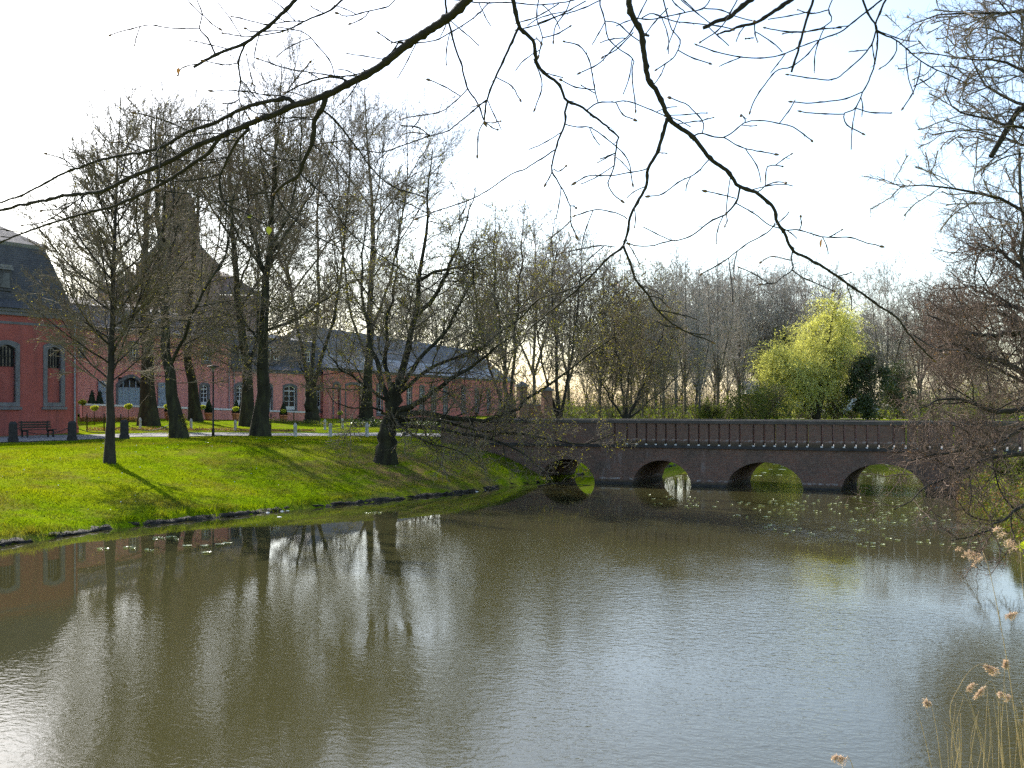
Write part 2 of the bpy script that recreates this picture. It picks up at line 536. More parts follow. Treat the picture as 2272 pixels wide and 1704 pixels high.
def ground(x, y):
    """where the sight line through pixel (x, y) of the photograph meets the land"""
    D = np.linspace(9, 170, 8000)
    P = np.stack([(x - CX) / FP * D, D], 1)
    z = EYE - (y - HY) / FP * D
    h = terrain(P[:, 0], P[:, 1])
    k = np.argmax(h >= z)
    return np.array((P[k, 0], D[k], h[k]))

def on_ray(x, D):
    X = (x - CX) / FP * D
    return np.array((X, D, tz(X, D)))

xs = np.concatenate([-np.geomspace(900, 50, 26), np.arange(-48, 34.01, .58), np.geomspace(36, 900, 26)])
ys = np.concatenate([-np.geomspace(300, 12, 12), np.arange(-10, 80.01, .58), np.geomspace(81.5, 1500, 60)])
GX, GY = np.meshgrid(xs, ys)
GZ = terrain(GX, GY)
nx, ny = len(xs), len(ys)
ii = (np.arange(ny - 1)[:, None] * nx + np.arange(nx - 1)[None, :]).ravel()
gq = np.stack([ii, ii + 1, ii + nx + 1, ii + nx], 1)

# lawn and earth
m, nt, b = new_mat('lawn')
v = coords(nt)
c, f_fine = turf(nt, v)
# worn, leaf-strewn soil round the big leaning tree and along the far bank foot
geo = nt.nodes.new('ShaderNodeNewGeometry')
sub = nt.nodes.new('ShaderNodeVectorMath'); sub.operation = 'SUBTRACT'
nt.links.new(geo.outputs['Position'], sub.inputs[0]); sub.inputs[1].default_value = (-4.6, 49.8, .6)
mul = nt.nodes.new('ShaderNodeVectorMath'); mul.operation = 'MULTIPLY'
nt.links.new(sub.outputs[0], mul.inputs[0]); mul.inputs[1].default_value = (.19, .14, 0)
ln = nt.nodes.new('ShaderNodeVectorMath'); ln.operation = 'LENGTH'
nt.links.new(mul.outputs[0], ln.inputs[0])
worn = math_node(nt, 'SUBTRACT', 1.25, ln.outputs['Value'], True)
worn = math_node(nt, 'MULTIPLY', worn, ramp(nt, noise(nt, v, .9, 5, .7), [(.40, (0, 0, 0)), (.58, (1, 1, 1))]), True)
c = mix(nt, worn, c, mix(nt, f_fine, (.12, .075, .035), (.26, .19, .09)))
nt.links.new(c, b.inputs['Base Color'])
b.inputs['Roughness'].default_value = .95
b.inputs['Specular IOR Level'].default_value = 0.0
bump(nt, b, f_fine, .8, .05)
lawn_mat = m

gme = raw_mesh('ground', np.stack([GX.ravel(), GY.ravel(), GZ.ravel()], 1), gq, smooth=True)
ground_o = tag(link('ground', gme, lawn_mat), kind='structure')

# water: murky and faintly rippled, rougher where the breeze touches it
m, nt, b = new_mat('moat_water')
v = coords(nt)
b.inputs['Base Color'].default_value = (.044, .041, .016, 1)
b.inputs['Roughness'].default_value = .012
b.inputs['IOR'].default_value = 1.333
b.inputs['Specular IOR Level'].default_value = .5
w1 = nt.nodes.new('ShaderNodeTexNoise'); w1.inputs['Scale'].default_value = 4.2; w1.inputs['Detail'].default_value = 3; w1.inputs['Distortion'].default_value = .5
vr = coords(nt, (1, 1, 1)); vr.node.inputs['Rotation'].default_value = (0, 0, R(25))
vr2 = nt.nodes.new('ShaderNodeMapping'); vr2.inputs['Scale'].default_value = (1, 1.3, 1)
nt.links.new(vr, vr2.inputs['Vector'])
nt.links.new(vr2.outputs[0], w1.inputs['Vector'])
w2 = noise(nt, vr2.outputs[0], 9.0, 3, .55, .3)
w3 = noise(nt, v, .8, 2, .5)
hsum = math_node(nt, 'ADD', math_node(nt, 'MULTIPLY', w1.outputs['Fac'], .30), math_node(nt, 'ADD', math_node(nt, 'MULTIPLY', w2, .26), math_node(nt, 'MULTIPLY', w3, .20)))
patch = noise(nt, coords(nt, (1, .55, 1)), .11, 3, .55)
pst = ramp(nt, patch, [(.40, (.14, .14, .14)), (.56, (1, 1, 1))])
# sheltered under the lawn bank, ruffled in the open
sepw = nt.nodes.new('ShaderNodeSeparateXYZ')
g2 = nt.nodes.new('ShaderNodeNewGeometry')
nt.links.new(g2.outputs['Position'], sepw.inputs[0])
lee = math_node(nt, 'ADD', math_node(nt, 'MULTIPLY', sepw.outputs[0], .857), math_node(nt, 'MULTIPLY', sepw.outputs[1], -.517))   # metres out from the lawn bank, + offset
lee = math_node(nt, 'DIVIDE', math_node(nt, 'ADD', lee, 21.5), 15.0, True)
lee = math_node(nt, 'ADD', math_node(nt, 'MULTIPLY', lee, .97), .03)
bp = nt.nodes.new('ShaderNodeBump')
bp.inputs['Distance'].default_value = .05
nt.links.new(math_node(nt, 'MULTIPLY', math_node(nt, 'MULTIPLY', pst, lee), .50), bp.inputs['Strength'])
nt.links.new(hsum, bp.inputs['Height'])
nt.links.new(bp.outputs[0], b.inputs['Normal'])
wv = [(-70, -60, 0), (60, -60, 0), (60, 100, 0), (-70, 100, 0)]
water = MB().poly(wv).build('water', m)
tag(water, kind='structure')

# the dark undercut earth edge of the lawn
def along(poly, step):
    out = []
    for a, b2 in zip(poly[:-1], poly[1:]):
        n = max(1, int(np.hypot(*(b2 - a)) / step))
        for i in range(n): out.append(a + (b2 - a) * i / n)
    out.append(poly[-1])
    return np.array(out)
speckled('wet_earth', [(.3, (.012, .010, .007)), (.6, (.035, .028, .018)), (.8, (.07, .055, .035))], 5, .85, .9, 22, .05)
def bank_strip(poly, name, side):
    L = along(poly, .16)
    T = unit(np.gradient(L, axis=0))
    N = np.stack([-T[:, 1], T[:, 0]], 1) * side
    rows = []
    rs = np.random.RandomState(2)
    for (s, z, js, jz) in ((-.30, -.30, .05, 0), (-.06, -.02, .16, .02), (-.02, .035, .14, .03), (.06, .085, .12, .045), (.22, .11, .10, .03), (.5, .06, .05, .01)):
        k = np.arange(len(L))
        nz = vnoise(k * .21 + s * 3, k * 0 + 1.5, 11) * js + rs.normal(0, js * .45, len(L))
        p = L + N * (s + nz)[:, None]
        zz = z + vnoise(k * .33, k * 0 + s * 7, 12) * jz + rs.normal(0, jz * .5, len(L))
        rows.append(np.column_stack([p, zz]))
    V = np.concatenate(rows)
    n = len(L)
    q = []
    for r in range(len(rows) - 1):
        i = np.arange(n - 1) + r * n
        q.append(np.stack([i, i + 1, i + n + 1, i + n], 1))
    return tag(link(name, raw_mesh(name, V, np.concatenate(q), smooth=True), MATS['wet_earth']), kind='structure')
bank_strip(WATER[2:10], 'bank', 1.0)
bank_strip(WATER[10:14], 'bank', 1.0)
bank_strip(WATER[19:28], 'bank', 1.0)

# path of pale grit along the top of the lawn, and the road over the bridge
speckled('grit', [(.3, (.17, .16, .15)), (.55, (.23, .22, .205)), (.75, (.30, .285, .265))], 1.2, .95, .4, 30, .01)
def ribbon(name, pts, halfs, mat, lift=.03, cross=7):
    P = np.array(pts, float); H = np.array(halfs, float)
    L = []; HH = []
    for i in range(len(P) - 1):
        n = max(2, int(np.hypot(*(P[i+1] - P[i])) / .8))
        for k in range(n): L.append(P[i] + (P[i+1] - P[i]) * k / n); HH.append(H[i] + (H[i+1] - H[i]) * k / n)
    L.append(P[-1]); HH.append(H[-1])
    L = np.array(L); HH = np.array(HH)
    for _ in range(6):
        L[1:-1] = (L[:-2] + 2 * L[1:-1] + L[2:]) / 4
    T = unit(np.gradient(L, axis=0)); N = np.stack([-T[:, 1], T[:, 0]], 1)
    w = np.linspace(-1, 1, cross)
    k = np.arange(len(L))
    wob = 1 + .05 * vnoise(k * .5, k * 0, 21)
    V = L[:, None, :] + N[:, None, :] * (HH * wob)[:, None, None] * w[None, :, None]
    Z = terrain(V[..., 0], V[..., 1]) + lift
    V = np.concatenate([V, Z[..., None]], -1).reshape(-1, 3)
    i = (np.arange(len(L) - 1)[:, None] * cross + np.arange(cross - 1)[None, :]).ravel()
    return tag(link(name, raw_mesh(name, V, np.stack([i, i + 1, i + cross + 1, i + cross], 1), smooth=True), mat), kind='structure')
ribbon('path', [(-33, 48), (-29.5, 57), (-25.6, 66), (-21, 70.3), (-14, 71.0), (-8, 71.2), (-2.5, 69), (1.2, 64.5)], [4.5, 4.4, 3.6, 3.0, 2.9, 2.7, 2.6, 2.1], MATS['grit'])
ribbon('path', [(4, 108), (14, 104), (26, 103), (44, 106), (70, 104)], [1.2]*5, speckled('sand_path', [(.3, (.38, .32, .22)), (.7, (.50, .43, .31))], 1.0, .95, .2), .05, 4)

# ------------------------------------------------------------------ the brick bridge
BA = R(25.3)                                         # the bridge crosses square to this direction
BN = np.array((math.sin(BA), math.cos(BA)))          # away from the camera
BD = np.array((math.cos(BA), -math.sin(BA)))         # along the bridge, towards the right
B0 = np.array((0.0, 55.45))
def bt(x):                                           # pixel column of the photograph -> metres along the near face
    u = lookdir(x)
    # B0 + t*BD on the ray X = u*Y
    return (u * B0[1] - B0[0]) / (BD[0] - u * BD[1])
bridge = empty('bridge', (B0[0], B0[1], 0), -BA, 'long low brick bridge with arches and slotted parapet across the moat', 'bridge')
# local axes: x along the bridge, y away from the camera
T0, T1 = bt(1000), 31.0
WID = 4.5
DECK, TOPZ = 1.86, 3.0
arches = [(bt(1197), bt(1320), 1.10), (bt(1404), bt(1534), 1.13), (bt(1613), bt(1783), 1.15), (bt(1866), bt(2054), 1.18)]
def soffit(t):
    for a, b2, r in arches:
        if a <= t <= b2:
            c, h = (a + b2) / 2, (b2 - a) / 2
            return -.12 + (r + .12) * math.sqrt(max(0, 1 - ((t - c) / h) ** 2)) ** .92
    return None
ts = set(np.linspace(T0, T1, 60))
for a, b2, r in arches:
    for k in range(25): ts.add(a + (b2 - a) * (1 - math.cos(math.pi * k / 24)) / 2)
ts = sorted(t for t in ts if True)
mb = MB()
for a, b2 in zip(ts[:-1], ts[1:]):
    if b2 - a < 1e-5: continue
    mid = (a + b2) / 2
    inar = soffit(mid) is not None
    za = (soffit(a) if soffit(a) is not None else -.12) if inar else -1.5
    zb = (soffit(b2) if soffit(b2) is not None else -.12) if inar else -1.5
    n = len(mb.v)
    mb.v += [(a,0,za),(b2,0,zb),(b2,0,1.72),(a,0,1.72),(a,WID,za),(b2,WID,zb),(b2,WID,1.72),(a,WID,1.72)]
    mb.f += [(n,n+1,n+2,n+3),(n+5,n+4,n+7,n+6),(n+1,n,n+4,n+5)]
for a, b2, r in arches:                               # pier sides below the springing
    for t, flip in ((a, False), (b2, True)):
        q = [(t,0,-1.5),(t,WID,-1.5),(t,WID,-.12),(t,0,-.12)]
        mb.poly(q if flip else q[::-1])
mb.build('arch_wall', MATS['bridge_brick'], bridge)
ring = MB()
for ai, (a, b2, r) in enumerate(arches):              # voussoir ring of upright bricks, standing a little proud
    rb = MB()
    c, h = (a + b2) / 2, (b2 - a) / 2
    n = 26
    pts = []
    for k in range(n + 1):
        th = math.pi * k / n
        t = c - h * math.cos(th)
        z = -.12 + (r + .12) * max(0.0, math.sin(th)) ** .92
        # outward normal of the curve
        nxn, nzn = -math.cos(th) / h, math.sin(th) / (r + .12)
        l = math.hypot(nxn, nzn)
        pts.append((t, z, t + nxn / l * .24, z + nzn / l * .24))
    for p, q in zip(pts[:-1], pts[1:]):
        m0 = len(rb.v)
        for y in (-.018, .05):
            rb.v += [(p[0], y, p[1] + .002), (q[0], y, q[1] + .002), (q[2], y, q[3]), (p[2], y, p[3])]
        rb.f += [(m0, m0+1, m0+2, m0+3), (m0+3, m0+2, m0+6, m0+7), (m0+1, m0, m0+4, m0+5)]
    rb.build('arch_ring', MATS['bridge_brick'], bridge)
MB().box(T0 - .02, T1, -.09, WID + .09, 1.72, DECK - .012).build('ledge', MATS['ledge_stone'], bridge)
MB().box(T0, T1, .5, WID - .5, DECK - .01, DECK + .02).build('deck', MATS['grit'], bridge)
# parapet: brick blocks with narrow open slots between, wider blocks every sixth; a stone cap on top
slot_first, slot_last = bt(1362), bt(2250)
SP, PW = .475, .385
pm = {}
def block(wd, th=.34):
    key = round(wd, 3)
    if key not in pm:
        pm[key] = MB().box(-wd/2, wd/2, 0, th, 0, TOPZ - .14 - DECK).mesh('parapet_block')
    return pm[key]
for y in (0.0, WID - .34):
    solid_l = MB().box(T0, slot_first - (0.0 if y == 0.0 else 1.37), y, y + .34, DECK - .012, TOPZ - .14)
    solid_l.build('parapet_wall', MATS['bridge_brick'], bridge)
    t = slot_first + .09 - (0.0 if y == 0.0 else 1.37)
    k = 0
    while t < slot_last:
        wd = PW if k % 6 else PW + .14
        link('parapet_block', block(wd), MATS['bridge_brick'], bridge, (t + wd / 2, y, DECK - .012))
        if y == 0.0:
            link('drain_stone', pm.setdefault('stone', MB().box(-.045, .045, -.07, .30, 0, .055).mesh('drain_stone')), MATS['white_stone'], bridge, (t + wd + .045, y, DECK - .011))
        t += wd + .09
        k += 1
    if t < T1: MB().box(t, T1, y, y + .34, DECK - .012, TOPZ - .14).build('parapet_wall', MATS['bridge_brick'], bridge)
    n_cap = 16
    for i in range(n_cap):
        a = T0 - .05 + (T1 - T0 + .05) * i / n_cap
        b2 = T0 - .05 + (T1 - T0 + .05) * (i + 1) / n_cap - .012
        MB().box(a, b2, y - .06, y + .40, TOPZ - .14, TOPZ + .004 * (i % 3)).build('cap_stone', MATS['bridge_stone'], bridge)
# short pier at the left end of the parapet
MB().box(T0 - .55, T0 - .002, -.06, .42, .2, TOPZ + .06).build('end_pier', MATS['bridge_brick'], bridge)
# stepped footing showing at the water line
for (a, b2) in ((arches[0][1], arches[1][0]), (arches[1][1], arches[2][0]), (arches[2][1], arches[3][0])):
    MB().box(a + .03, b2 - .03, -.10, WID + .1, -1.4, .07).build('pier_footing', MATS['ledge_stone'], bridge)

# ------------------------------------------------------------------ the pink houses
class Front:
    """a house front: local x runs along it away from the camera, local y goes back into the house"""
    def __init__(s, col, D, az):
        s.a = az
        s.e = np.array((math.sin(az), math.cos(az)))
        s.P = np.array((lookdir(col) * D, D))
        s.rotz = math.pi / 2 - az
    def t(s, col):
        u = lookdir(col)
        return (u * s.P[1] - s.P[0]) / (s.e[0] - u * s.e[1])
    def depth(s, t): return s.P[1] + t * s.e[1]
    def z(s, col, row):
        return EYE - (row - HY) / FP * s.depth(s.t(col))

def wall_cells(mb, x0, x1, z0, z1, holes, th=.35, y0=0.0):
    X = sorted({x0, x1, *[v for h in holes for v in (h[0], h[1]) if x0 < v < x1]})
    Z = sorted({z0, z1, *[v for h in holes for v in (h[2], h[3]) if z0 < v < z1]})
    for xa, xb in zip(X[:-1], X[1:]):
        # merge vertically where nothing is cut out
        run = None
        for za, zb in list(zip(Z[:-1], Z[1:])) + [(None, None)]:
            cut = za is None or any(h[0] - 1e-6 <= xa and xb <= h[1] + 1e-6 and h[2] - 1e-6 <= za and zb <= h[3] + 1e-6 for h in holes)
            if cut:
                if run: mb.box(xa, xb, y0, y0 + th, run[0], run[1])
                run = None
            else:
                run = (run[0], zb) if run else (za, zb)

def arch_pts(x0, x1, z0, z1, rise, off=0.0, n=8):
    x0, x1, z0 = x0 - off, x1 + off, z0 - off * .9
    zc = z1 + off
    pts = [(x0, z0), (x1, z0)]
    for k in range(n + 1):
        f = k / n
        x = x1 + (x0 - x1) * f
        pts.append((x, zc - rise * (2 * f - 1) ** 2))
    return pts

def window(house, x0, x1, z0, z1, rise=.18, sur=.2, cols=2, rows=4, panel=0.0, pane='window_glass', frame='white_paint', door=None):
    """stone surround (the part), with joinery and panes as its pieces"""
    w = MB().ring_plate(arch_pts(x0, x1, z0, z1, rise, sur), arch_pts(x0, x1, z0, z1, rise), -.05, .20).build('window', MATS['grey_stone'], house)
    f = MB()
    fw = .09
    zi0 = z0
    f.ring_plate(arch_pts(x0, x1, z0, z1, rise), arch_pts(x0 + fw, x1 - fw, z0 + fw, z1 - fw, rise), .10, .17)
    if panel:
        f.box(x0 + fw, x1 - fw, .11, .16, z0 + fw, z0 + panel)
        zi0 = z0 + panel
    f.box((x0 + x1) / 2 - .045, (x0 + x1) / 2 + .045, .095, .16, z0 + fw, z1 - fw - .02)
    for r in range(1, rows):
        z = zi0 + (z1 - zi0) * r / rows
        th = .05 if r == rows - 1 else .022
        f.box(x0 + fw, x1 - fw, .105, .155, z - th, z + th)
    for c in range(1, cols):
        if cols == 2: break
        x = x0 + (x1 - x0) * c / cols
        f.box(x - .02, x + .02, .106, .154, z0 + fw, z1 - fw - .03)
    f.build('frame', MATS[frame], w)
    MB().plate(arch_pts(x0 + .02, x1 - .02, z0 + .02, z1 - .02, rise), .165, .19).build('pane', MATS[pane], w)
    MB().box(x0 - sur - .06, x1 + sur + .06, -.13, .02, z0 - sur * .9 - .14, z0 - sur * .9 - .002).build('sill', MATS['grey_stone'], w)
    return w

def hip_roof(house, name, x0, x1, y0, y1, zs, insets, mats, over=.35):
    """rings of a roof: zs[i], insets[i]; each slope band its own part"""
    for i in range(len(zs) - 1):
        a, b2 = insets[i] - (over if i == 0 else 0), insets[i + 1]
        za, zb = zs[i], zs[i + 1]
        lo = [(x0 + a, y0 + a, za), (x1 - a, y0 + a, za), (x1 - a, y1 - a, za), (x0 + a, y1 - a, za)]
        hi = [(x0 + b2, y0 + b2, zb), (x1 - b2, y0 + b2, zb), (x1 - b2, y1 - b2, zb), (x0 + b2, y1 - b2, zb)]
        mb = MB()
        for k in range(4):
            mb.poly([lo[k], lo[(k + 1) % 4], hi[(k + 1) % 4], hi[k]])
        if i == len(zs) - 2: mb.poly(hi)
        if i == 0: mb.poly(lo[::-1])
        mb.build(name, MATS[mats[i]], house)

def cornice(house, x0, x1, z, y1, d=.22, h=.3, ends=True):
    mb = MB()
    mb.box(x0 - d, x1 + d, -d, y1 + d, z - h, z - h * .45)
    mb.box(x0 - d * 1.6, x1 + d * 1.6, -d * 1.6, y1 + d * 1.6, z - h * .45, z - .01)
    mb.build('cornice', MATS['grey_stone'], house)

def gutter_pipe(house, x, z0, z1):
    mb = MB()
    mb.tube([(x, -.12, z0), (x, -.12, z1 - .5), (x, -.12, z1)], [.055] * 3, 8)
    mb.build('drainpipe', MATS['zinc'], house)

# --- the tall dark-red house at the left edge, in its own shade
F = Front(172, 72.0, R(30.5))
A = empty('mansard_house', (F.P[0], F.P[1], 0), F.rotz, 'dark red house with steep slate roof and blind windows at the left edge', 'house')
g0, ev = 1.2, 9.55
xl, xr, dp = -22.0, 0.0, 13.0
holes = []
wins = [(F.t(98) + .2, F.t(141) - .2), (F.t(-8) + .1, F.t(42) - .25)]
wz0, wz1 = F.z(120, 893), F.z(120, 770)
pitch = wins[0][0] - wins[1][0]
wins += [(wins[1][0] - pitch * (k + 1), wins[1][1] - pitch * (k + 1)) for k in range(2)]
for a, b2 in wins: holes.append((a, b2, wz0, wz1))
mb = MB(); wall_cells(mb, xl, xr, g0, ev, holes)
mb.box(xr - .35, xr, .36, dp, g0, ev); mb.box(xl, xl + .35, .36, dp, g0, ev); mb.box(xl + .36, xr - .36, dp - .35, dp, g0, ev)
mb.build('wall', MATS['red_plaster'], A)
for a, b2 in wins:
    w = MB().ring_plate(arch_pts(a, b2, wz0, wz1, .22, .28), arch_pts(a, b2, wz0, wz1, .22), -.06, .22).build('blind_window', MATS['grey_stone'], A)
    MB().box(a, b2, .16, .30, wz0, wz0 + (wz1 - wz0) * .62).build('infill', MATS['red_plaster'], w)
    zt = wz0 + (wz1 - wz0) * .62
    MB().plate(arch_pts(a + .02, b2 - .02, zt + .02, wz1 - .02, .2), .19, .24).build('pane', MATS['window_glass'], w)
    bars = MB()
    for k in range(5):
        x = a + (b2 - a) * (k + .5) / 5
        bars.box(x - .02, x + .02, .12, .16, zt, wz1 - .12)
    for k in range(3):
        z = zt + (wz1 - zt) * (k + .4) / 3
        bars.box(a, b2, .115, .165, z - .02, z + .02)
    bars.build('grille', MATS['dark_paint'], w)
    MB().box(a - .38, b2 + .38, -.14, .03, wz0 - .28 - .16, wz0 - .28).build('sill', MATS['grey_stone'], w)
MB().box(xl, xr + .06, -.06, dp + .06, g0, 2.35).build('plinth', MATS['red_plaster'], A)
cornice(A, xl, xr, ev, dp, .16, .42)
MB().box(xl, xr + .035, -.035, dp + .035, ev - .95, ev - .8).build('string_course', MATS['grey_stone'], A)
hip_roof(A, 'roof', xl, xr, 0, dp, [ev, 10.1, 13.55, 13.75, 16.9], [0, .25, 1.35, 1.2, 6.3], ['slate', 'slate', 'zinc', 'roof_tile_brown'], .4)
# dormer with its slanted cheek on the steep slope
dx = F.t(16)
d = MB().box(dx - .55, dx + .55, .35, 1.6, 10.6, 11.9).build('dormer', MATS['slate'], A)
MB().plate([(dx - .62, 11.9), (dx + .62, 11.9), (dx + .50, 12.2), (dx - .50, 12.2)], .25, 1.7).build('dormer_roof', MATS['slate_pale'], d)
MB().box(dx - .38, dx + .38, .30, .352, 10.8, 11.7).build('dormer_window', MATS['window_glass'], d)
gutter_pipe(A, xr - .3, 2.0, ev - .4)

# --- the long pink house with its wings behind the trees
F = Front(511, 112.0, R(23.0))
Bh = empty('pink_house', (F.P[0], F.P[1], 0), F.rotz, 'two-storey pink house with slate roof behind the terrace wall', 'house')
tl = F.t(172) - 6
z0h, evh = 1.6, 10.3
dpt = 13.0
up = [(F.t(172), F.t(187)), (F.t(287), F.t(306)), (F.t(448), F.t(466))]
uz0, uz1 = F.z(456, 801), F.z(456, 772)
holes = [(a + .1, b2 - .1, uz0, uz1) for a, b2 in up]
dr = (F.t(443) + .15, F.t(463) - .1)
dz0, dz1 = F.z(453, 903), F.z(453, 854)
holes.append((dr[0], dr[1], dz0, dz1))
po = (F.t(262), F.t(318))
pz0, pz1 = F.z(290, 901), F.z(290, 838)
holes.append((po[0], po[1], pz0, pz1))
mb = MB(); wall_cells(mb, tl, 0, z0h, evh, holes)
mb.box(-.35, 0, .36, dpt, z0h, evh); mb.box(tl, tl + .35, .36, dpt, z0h, evh); mb.box(tl + .36, -.36, dpt - .35, dpt, z0h, evh)
mb.build('wall', MATS['pink_plaster'], Bh)
for a, b2 in up: window(Bh, a + .1, b2 - .1, uz0, uz1, .14, .2, 2, 3)
window(Bh, dr[0], dr[1], dz0, dz1, .2, .24, 2, 4, .5, frame='white_paint')
# arched portal with glazing and pale blue-grey panels, shutters folded back either side
P = MB().ring_plate(arch_pts(po[0], po[1], pz0, pz1, .9, .28, 14), arch_pts(po[0], po[1], pz0, pz1, .9, 0, 14), -.05, .3).build('portal', MATS['grey_stone'], Bh)
f = MB()
for k in range(5):
    x = po[0] + (po[1] - po[0]) * k / 4
    f.box(x - .06, x + .06, .14, .22, pz0, pz1 - (.95 if k in (0, 4) else .25))
f.box(po[0], po[1], .15, .21, pz1 - 1.0, pz1 - .86)
f.box(po[0], po[1], .16, .20, pz0, pz0 + .25)
f.build('frame', MATS['blue_grey_paint'], P)
for k in range(4):
    xa, xb = po[0] + (po[1] - po[0]) * k / 4 + .05, po[0] + (po[1] - po[0]) * (k + 1) / 4 - .05
    MB().box(xa, xb, .17, .195, pz0 + .25, pz1 - 1.0).build('pane', MATS['frosted_pane'], P)
MB().plate(arch_pts(po[0] + .02, po[1] - .02, pz1 - .9, pz1 - .02, .85), .20, .24).build('fanlight', MATS['window_glass'], P)
for a, b2 in ((F.t(216), F.t(240)), (F.t(349), F.t(375))):
    sh = MB().box(a, b2, -.14, -.06, pz0 - .05, pz0 + (pz1 - pz0) * .86).build('shutter', MATS['blue_grey_paint'], Bh)
    for zz in (.12, .5, .82):
        MB().box(a + .06, b2 - .06, -.18, -.142, pz0 + (pz1 - pz0) * zz - .06, pz0 + (pz1 - pz0) * zz + .06).build('batten', MATS['blue_grey_paint'], sh)
cornice(Bh, tl, 0, evh, dpt, .12, .36)
hip_roof(Bh, 'roof', tl, 0, 0, dpt, [evh, 10.7, 12.4, 13.4], [0, .35, 2.4, 6.2], ['slate', 'slate', 'slate'], .35)
gutter_pipe(Bh, -.35, 2.4, evh - .3)
for cxp in (-9.0, -24.0):
    ch = MB().box(cxp - .5, cxp + .5, 5.9, 6.9, 12.2, 14.6).build('chimney', MATS['gate_brick'], Bh)
    MB().box(cxp - .6, cxp + .6, 5.8, 7.0, 14.6, 14.8).build('chimney_cap', MATS['grey_stone'], ch)

# the lower wing beside it
Wg = empty('pink_wing', (F.P[0], F.P[1], 0), F.rotz, 'low pink wing with tall arched windows and dormered slate roof', 'house')
tr = F.t(742)
evw = 7.4
ww = [(F.t(524), F.t(543)), (F.t(586), F.t(602)), (F.t(630), F.t(656)), (F.t(704), F.t(719))]
wz0, wz1 = F.z(640, 909), F.z(640, 856)
holes = [(a, b2, wz0, wz1) for a, b2 in ww]
x0 = .02
mb = MB(); wall_cells(mb, x0, tr, z0h, evw, holes)
mb.box(tr - .35, tr, .36, 11, z0h, evw); mb.box(x0 + .36, tr - .36, 10.65, 11, z0h, evw)
mb.build('wall', MATS['pink_plaster'], Wg)
for i, (a, b2) in enumerate(ww):
    window(Wg, a, b2, wz0, wz1, .24, .26, 2, 4, 1.0 if i == 0 else .35, frame='white_paint')
cornice(Wg, x0 + .3, tr, evw, 11, .12, .34)
hip_roof(Wg, 'roof', x0, tr, 0, 11, [evw, 7.8, 10.9, 11.6], [0, .3, 1.6, 4.6], ['slate', 'slate', 'slate_pale'], .35)
for c in (548, 603, 622, 690):
    xd = F.t(c)
    d = MB().box(xd - .65, xd + .65, .55, 2.2, 8.3, 9.75).build('dormer', MATS['slate'], Wg)
    MB().box(xd - .78, xd + .78, .42, 2.3, 9.75, 9.92).build('dormer_roof', MATS['zinc'], d)
    fr = MB().ring_plate([(xd - .5, 8.5), (xd + .5, 8.5), (xd + .5, 9.62), (xd - .5, 9.62)], [(xd - .4, 8.6), (xd + .4, 8.6), (xd + .4, 9.52), (xd - .4, 9.52)], .49, .548)
    fr.box(xd - .04, xd + .04, .49, .546, 8.6, 9.52); fr.box(xd - .4, xd + .4, .492, .544, 9.02, 9.08)
    fr.build('dormer_frame', MATS['white_paint'], d)
    MB().box(xd - .4, xd + .4, .53, .549, 8.6, 9.52).build('dormer_pane', MATS['window_glass'], d)
gutter_pipe(Wg, .45, 2.4, evw - .3)

# the long range that runs on towards the gate
F = Front(727, 127.0, R(16.2))
Cr = empty('pink_range', (F.P[0], F.P[1], 0), F.rotz, 'long pink range with narrow grey-framed windows running back to the bridge gate', 'house')
te = F.t(1142)
z0c, evc = 1.5, 7.9
niches = [(F.t(740), F.t(753)), (F.t(766) + .2, F.t(802) - .3)]
nz0, nz1 = F.z(784, 934), F.z(784, 853)
wn_ = []
for c in (842, 876, 908, 936, 962, 988, 1028, 1058, 1084, 1110):
    t = F.t(c)
    wn_.append((t - .75, t + .75))
wz0, wz1 = 2.7, 6.2
holes = [(a, b2, nz0, nz1) for a, b2 in niches] + [(a, b2, wz0, wz1) for a, b2 in wn_]
mb = MB(); wall_cells(mb, 0, te, z0c, evc, holes)
mb.box(0, .35, .36, 12, z0c, evc); mb.box(te - .35, te, .36, 12, z0c, evc)
mb.build('wall', MATS['rose_plaster'], Cr)
for a, b2 in niches:
    w = MB().ring_plate(arch_pts(a, b2, nz0, nz1, .25, .28), arch_pts(a, b2, nz0, nz1, .25), -.05, .2).build('blind_doorway', MATS['grey_stone'], Cr)
    MB().box(a, b2, .17, .32, nz0, nz1).build('infill', MATS['rose_plaster'], w)
for a, b2 in wn_: window(Cr, a, b2, wz0, wz1, .22, .3, 2, 4, .0)
MB().box(-.45, -.001, -.35, .35, z0c, evc - .3).build('corner_pilaster', MATS['pink_plaster'], Cr)
cornice(Cr, 0, te, evc, 12, .12, .3)
hip_roof(Cr, 'roof', 0, te, 0, 12, [evc, 9.4, 9.7, 13.2], [0, 1.9, 2.1, 5.6], ['slate_pale', 'zinc', 'slate'], .4)  # paler slate on the lower band paints in the sun it catches

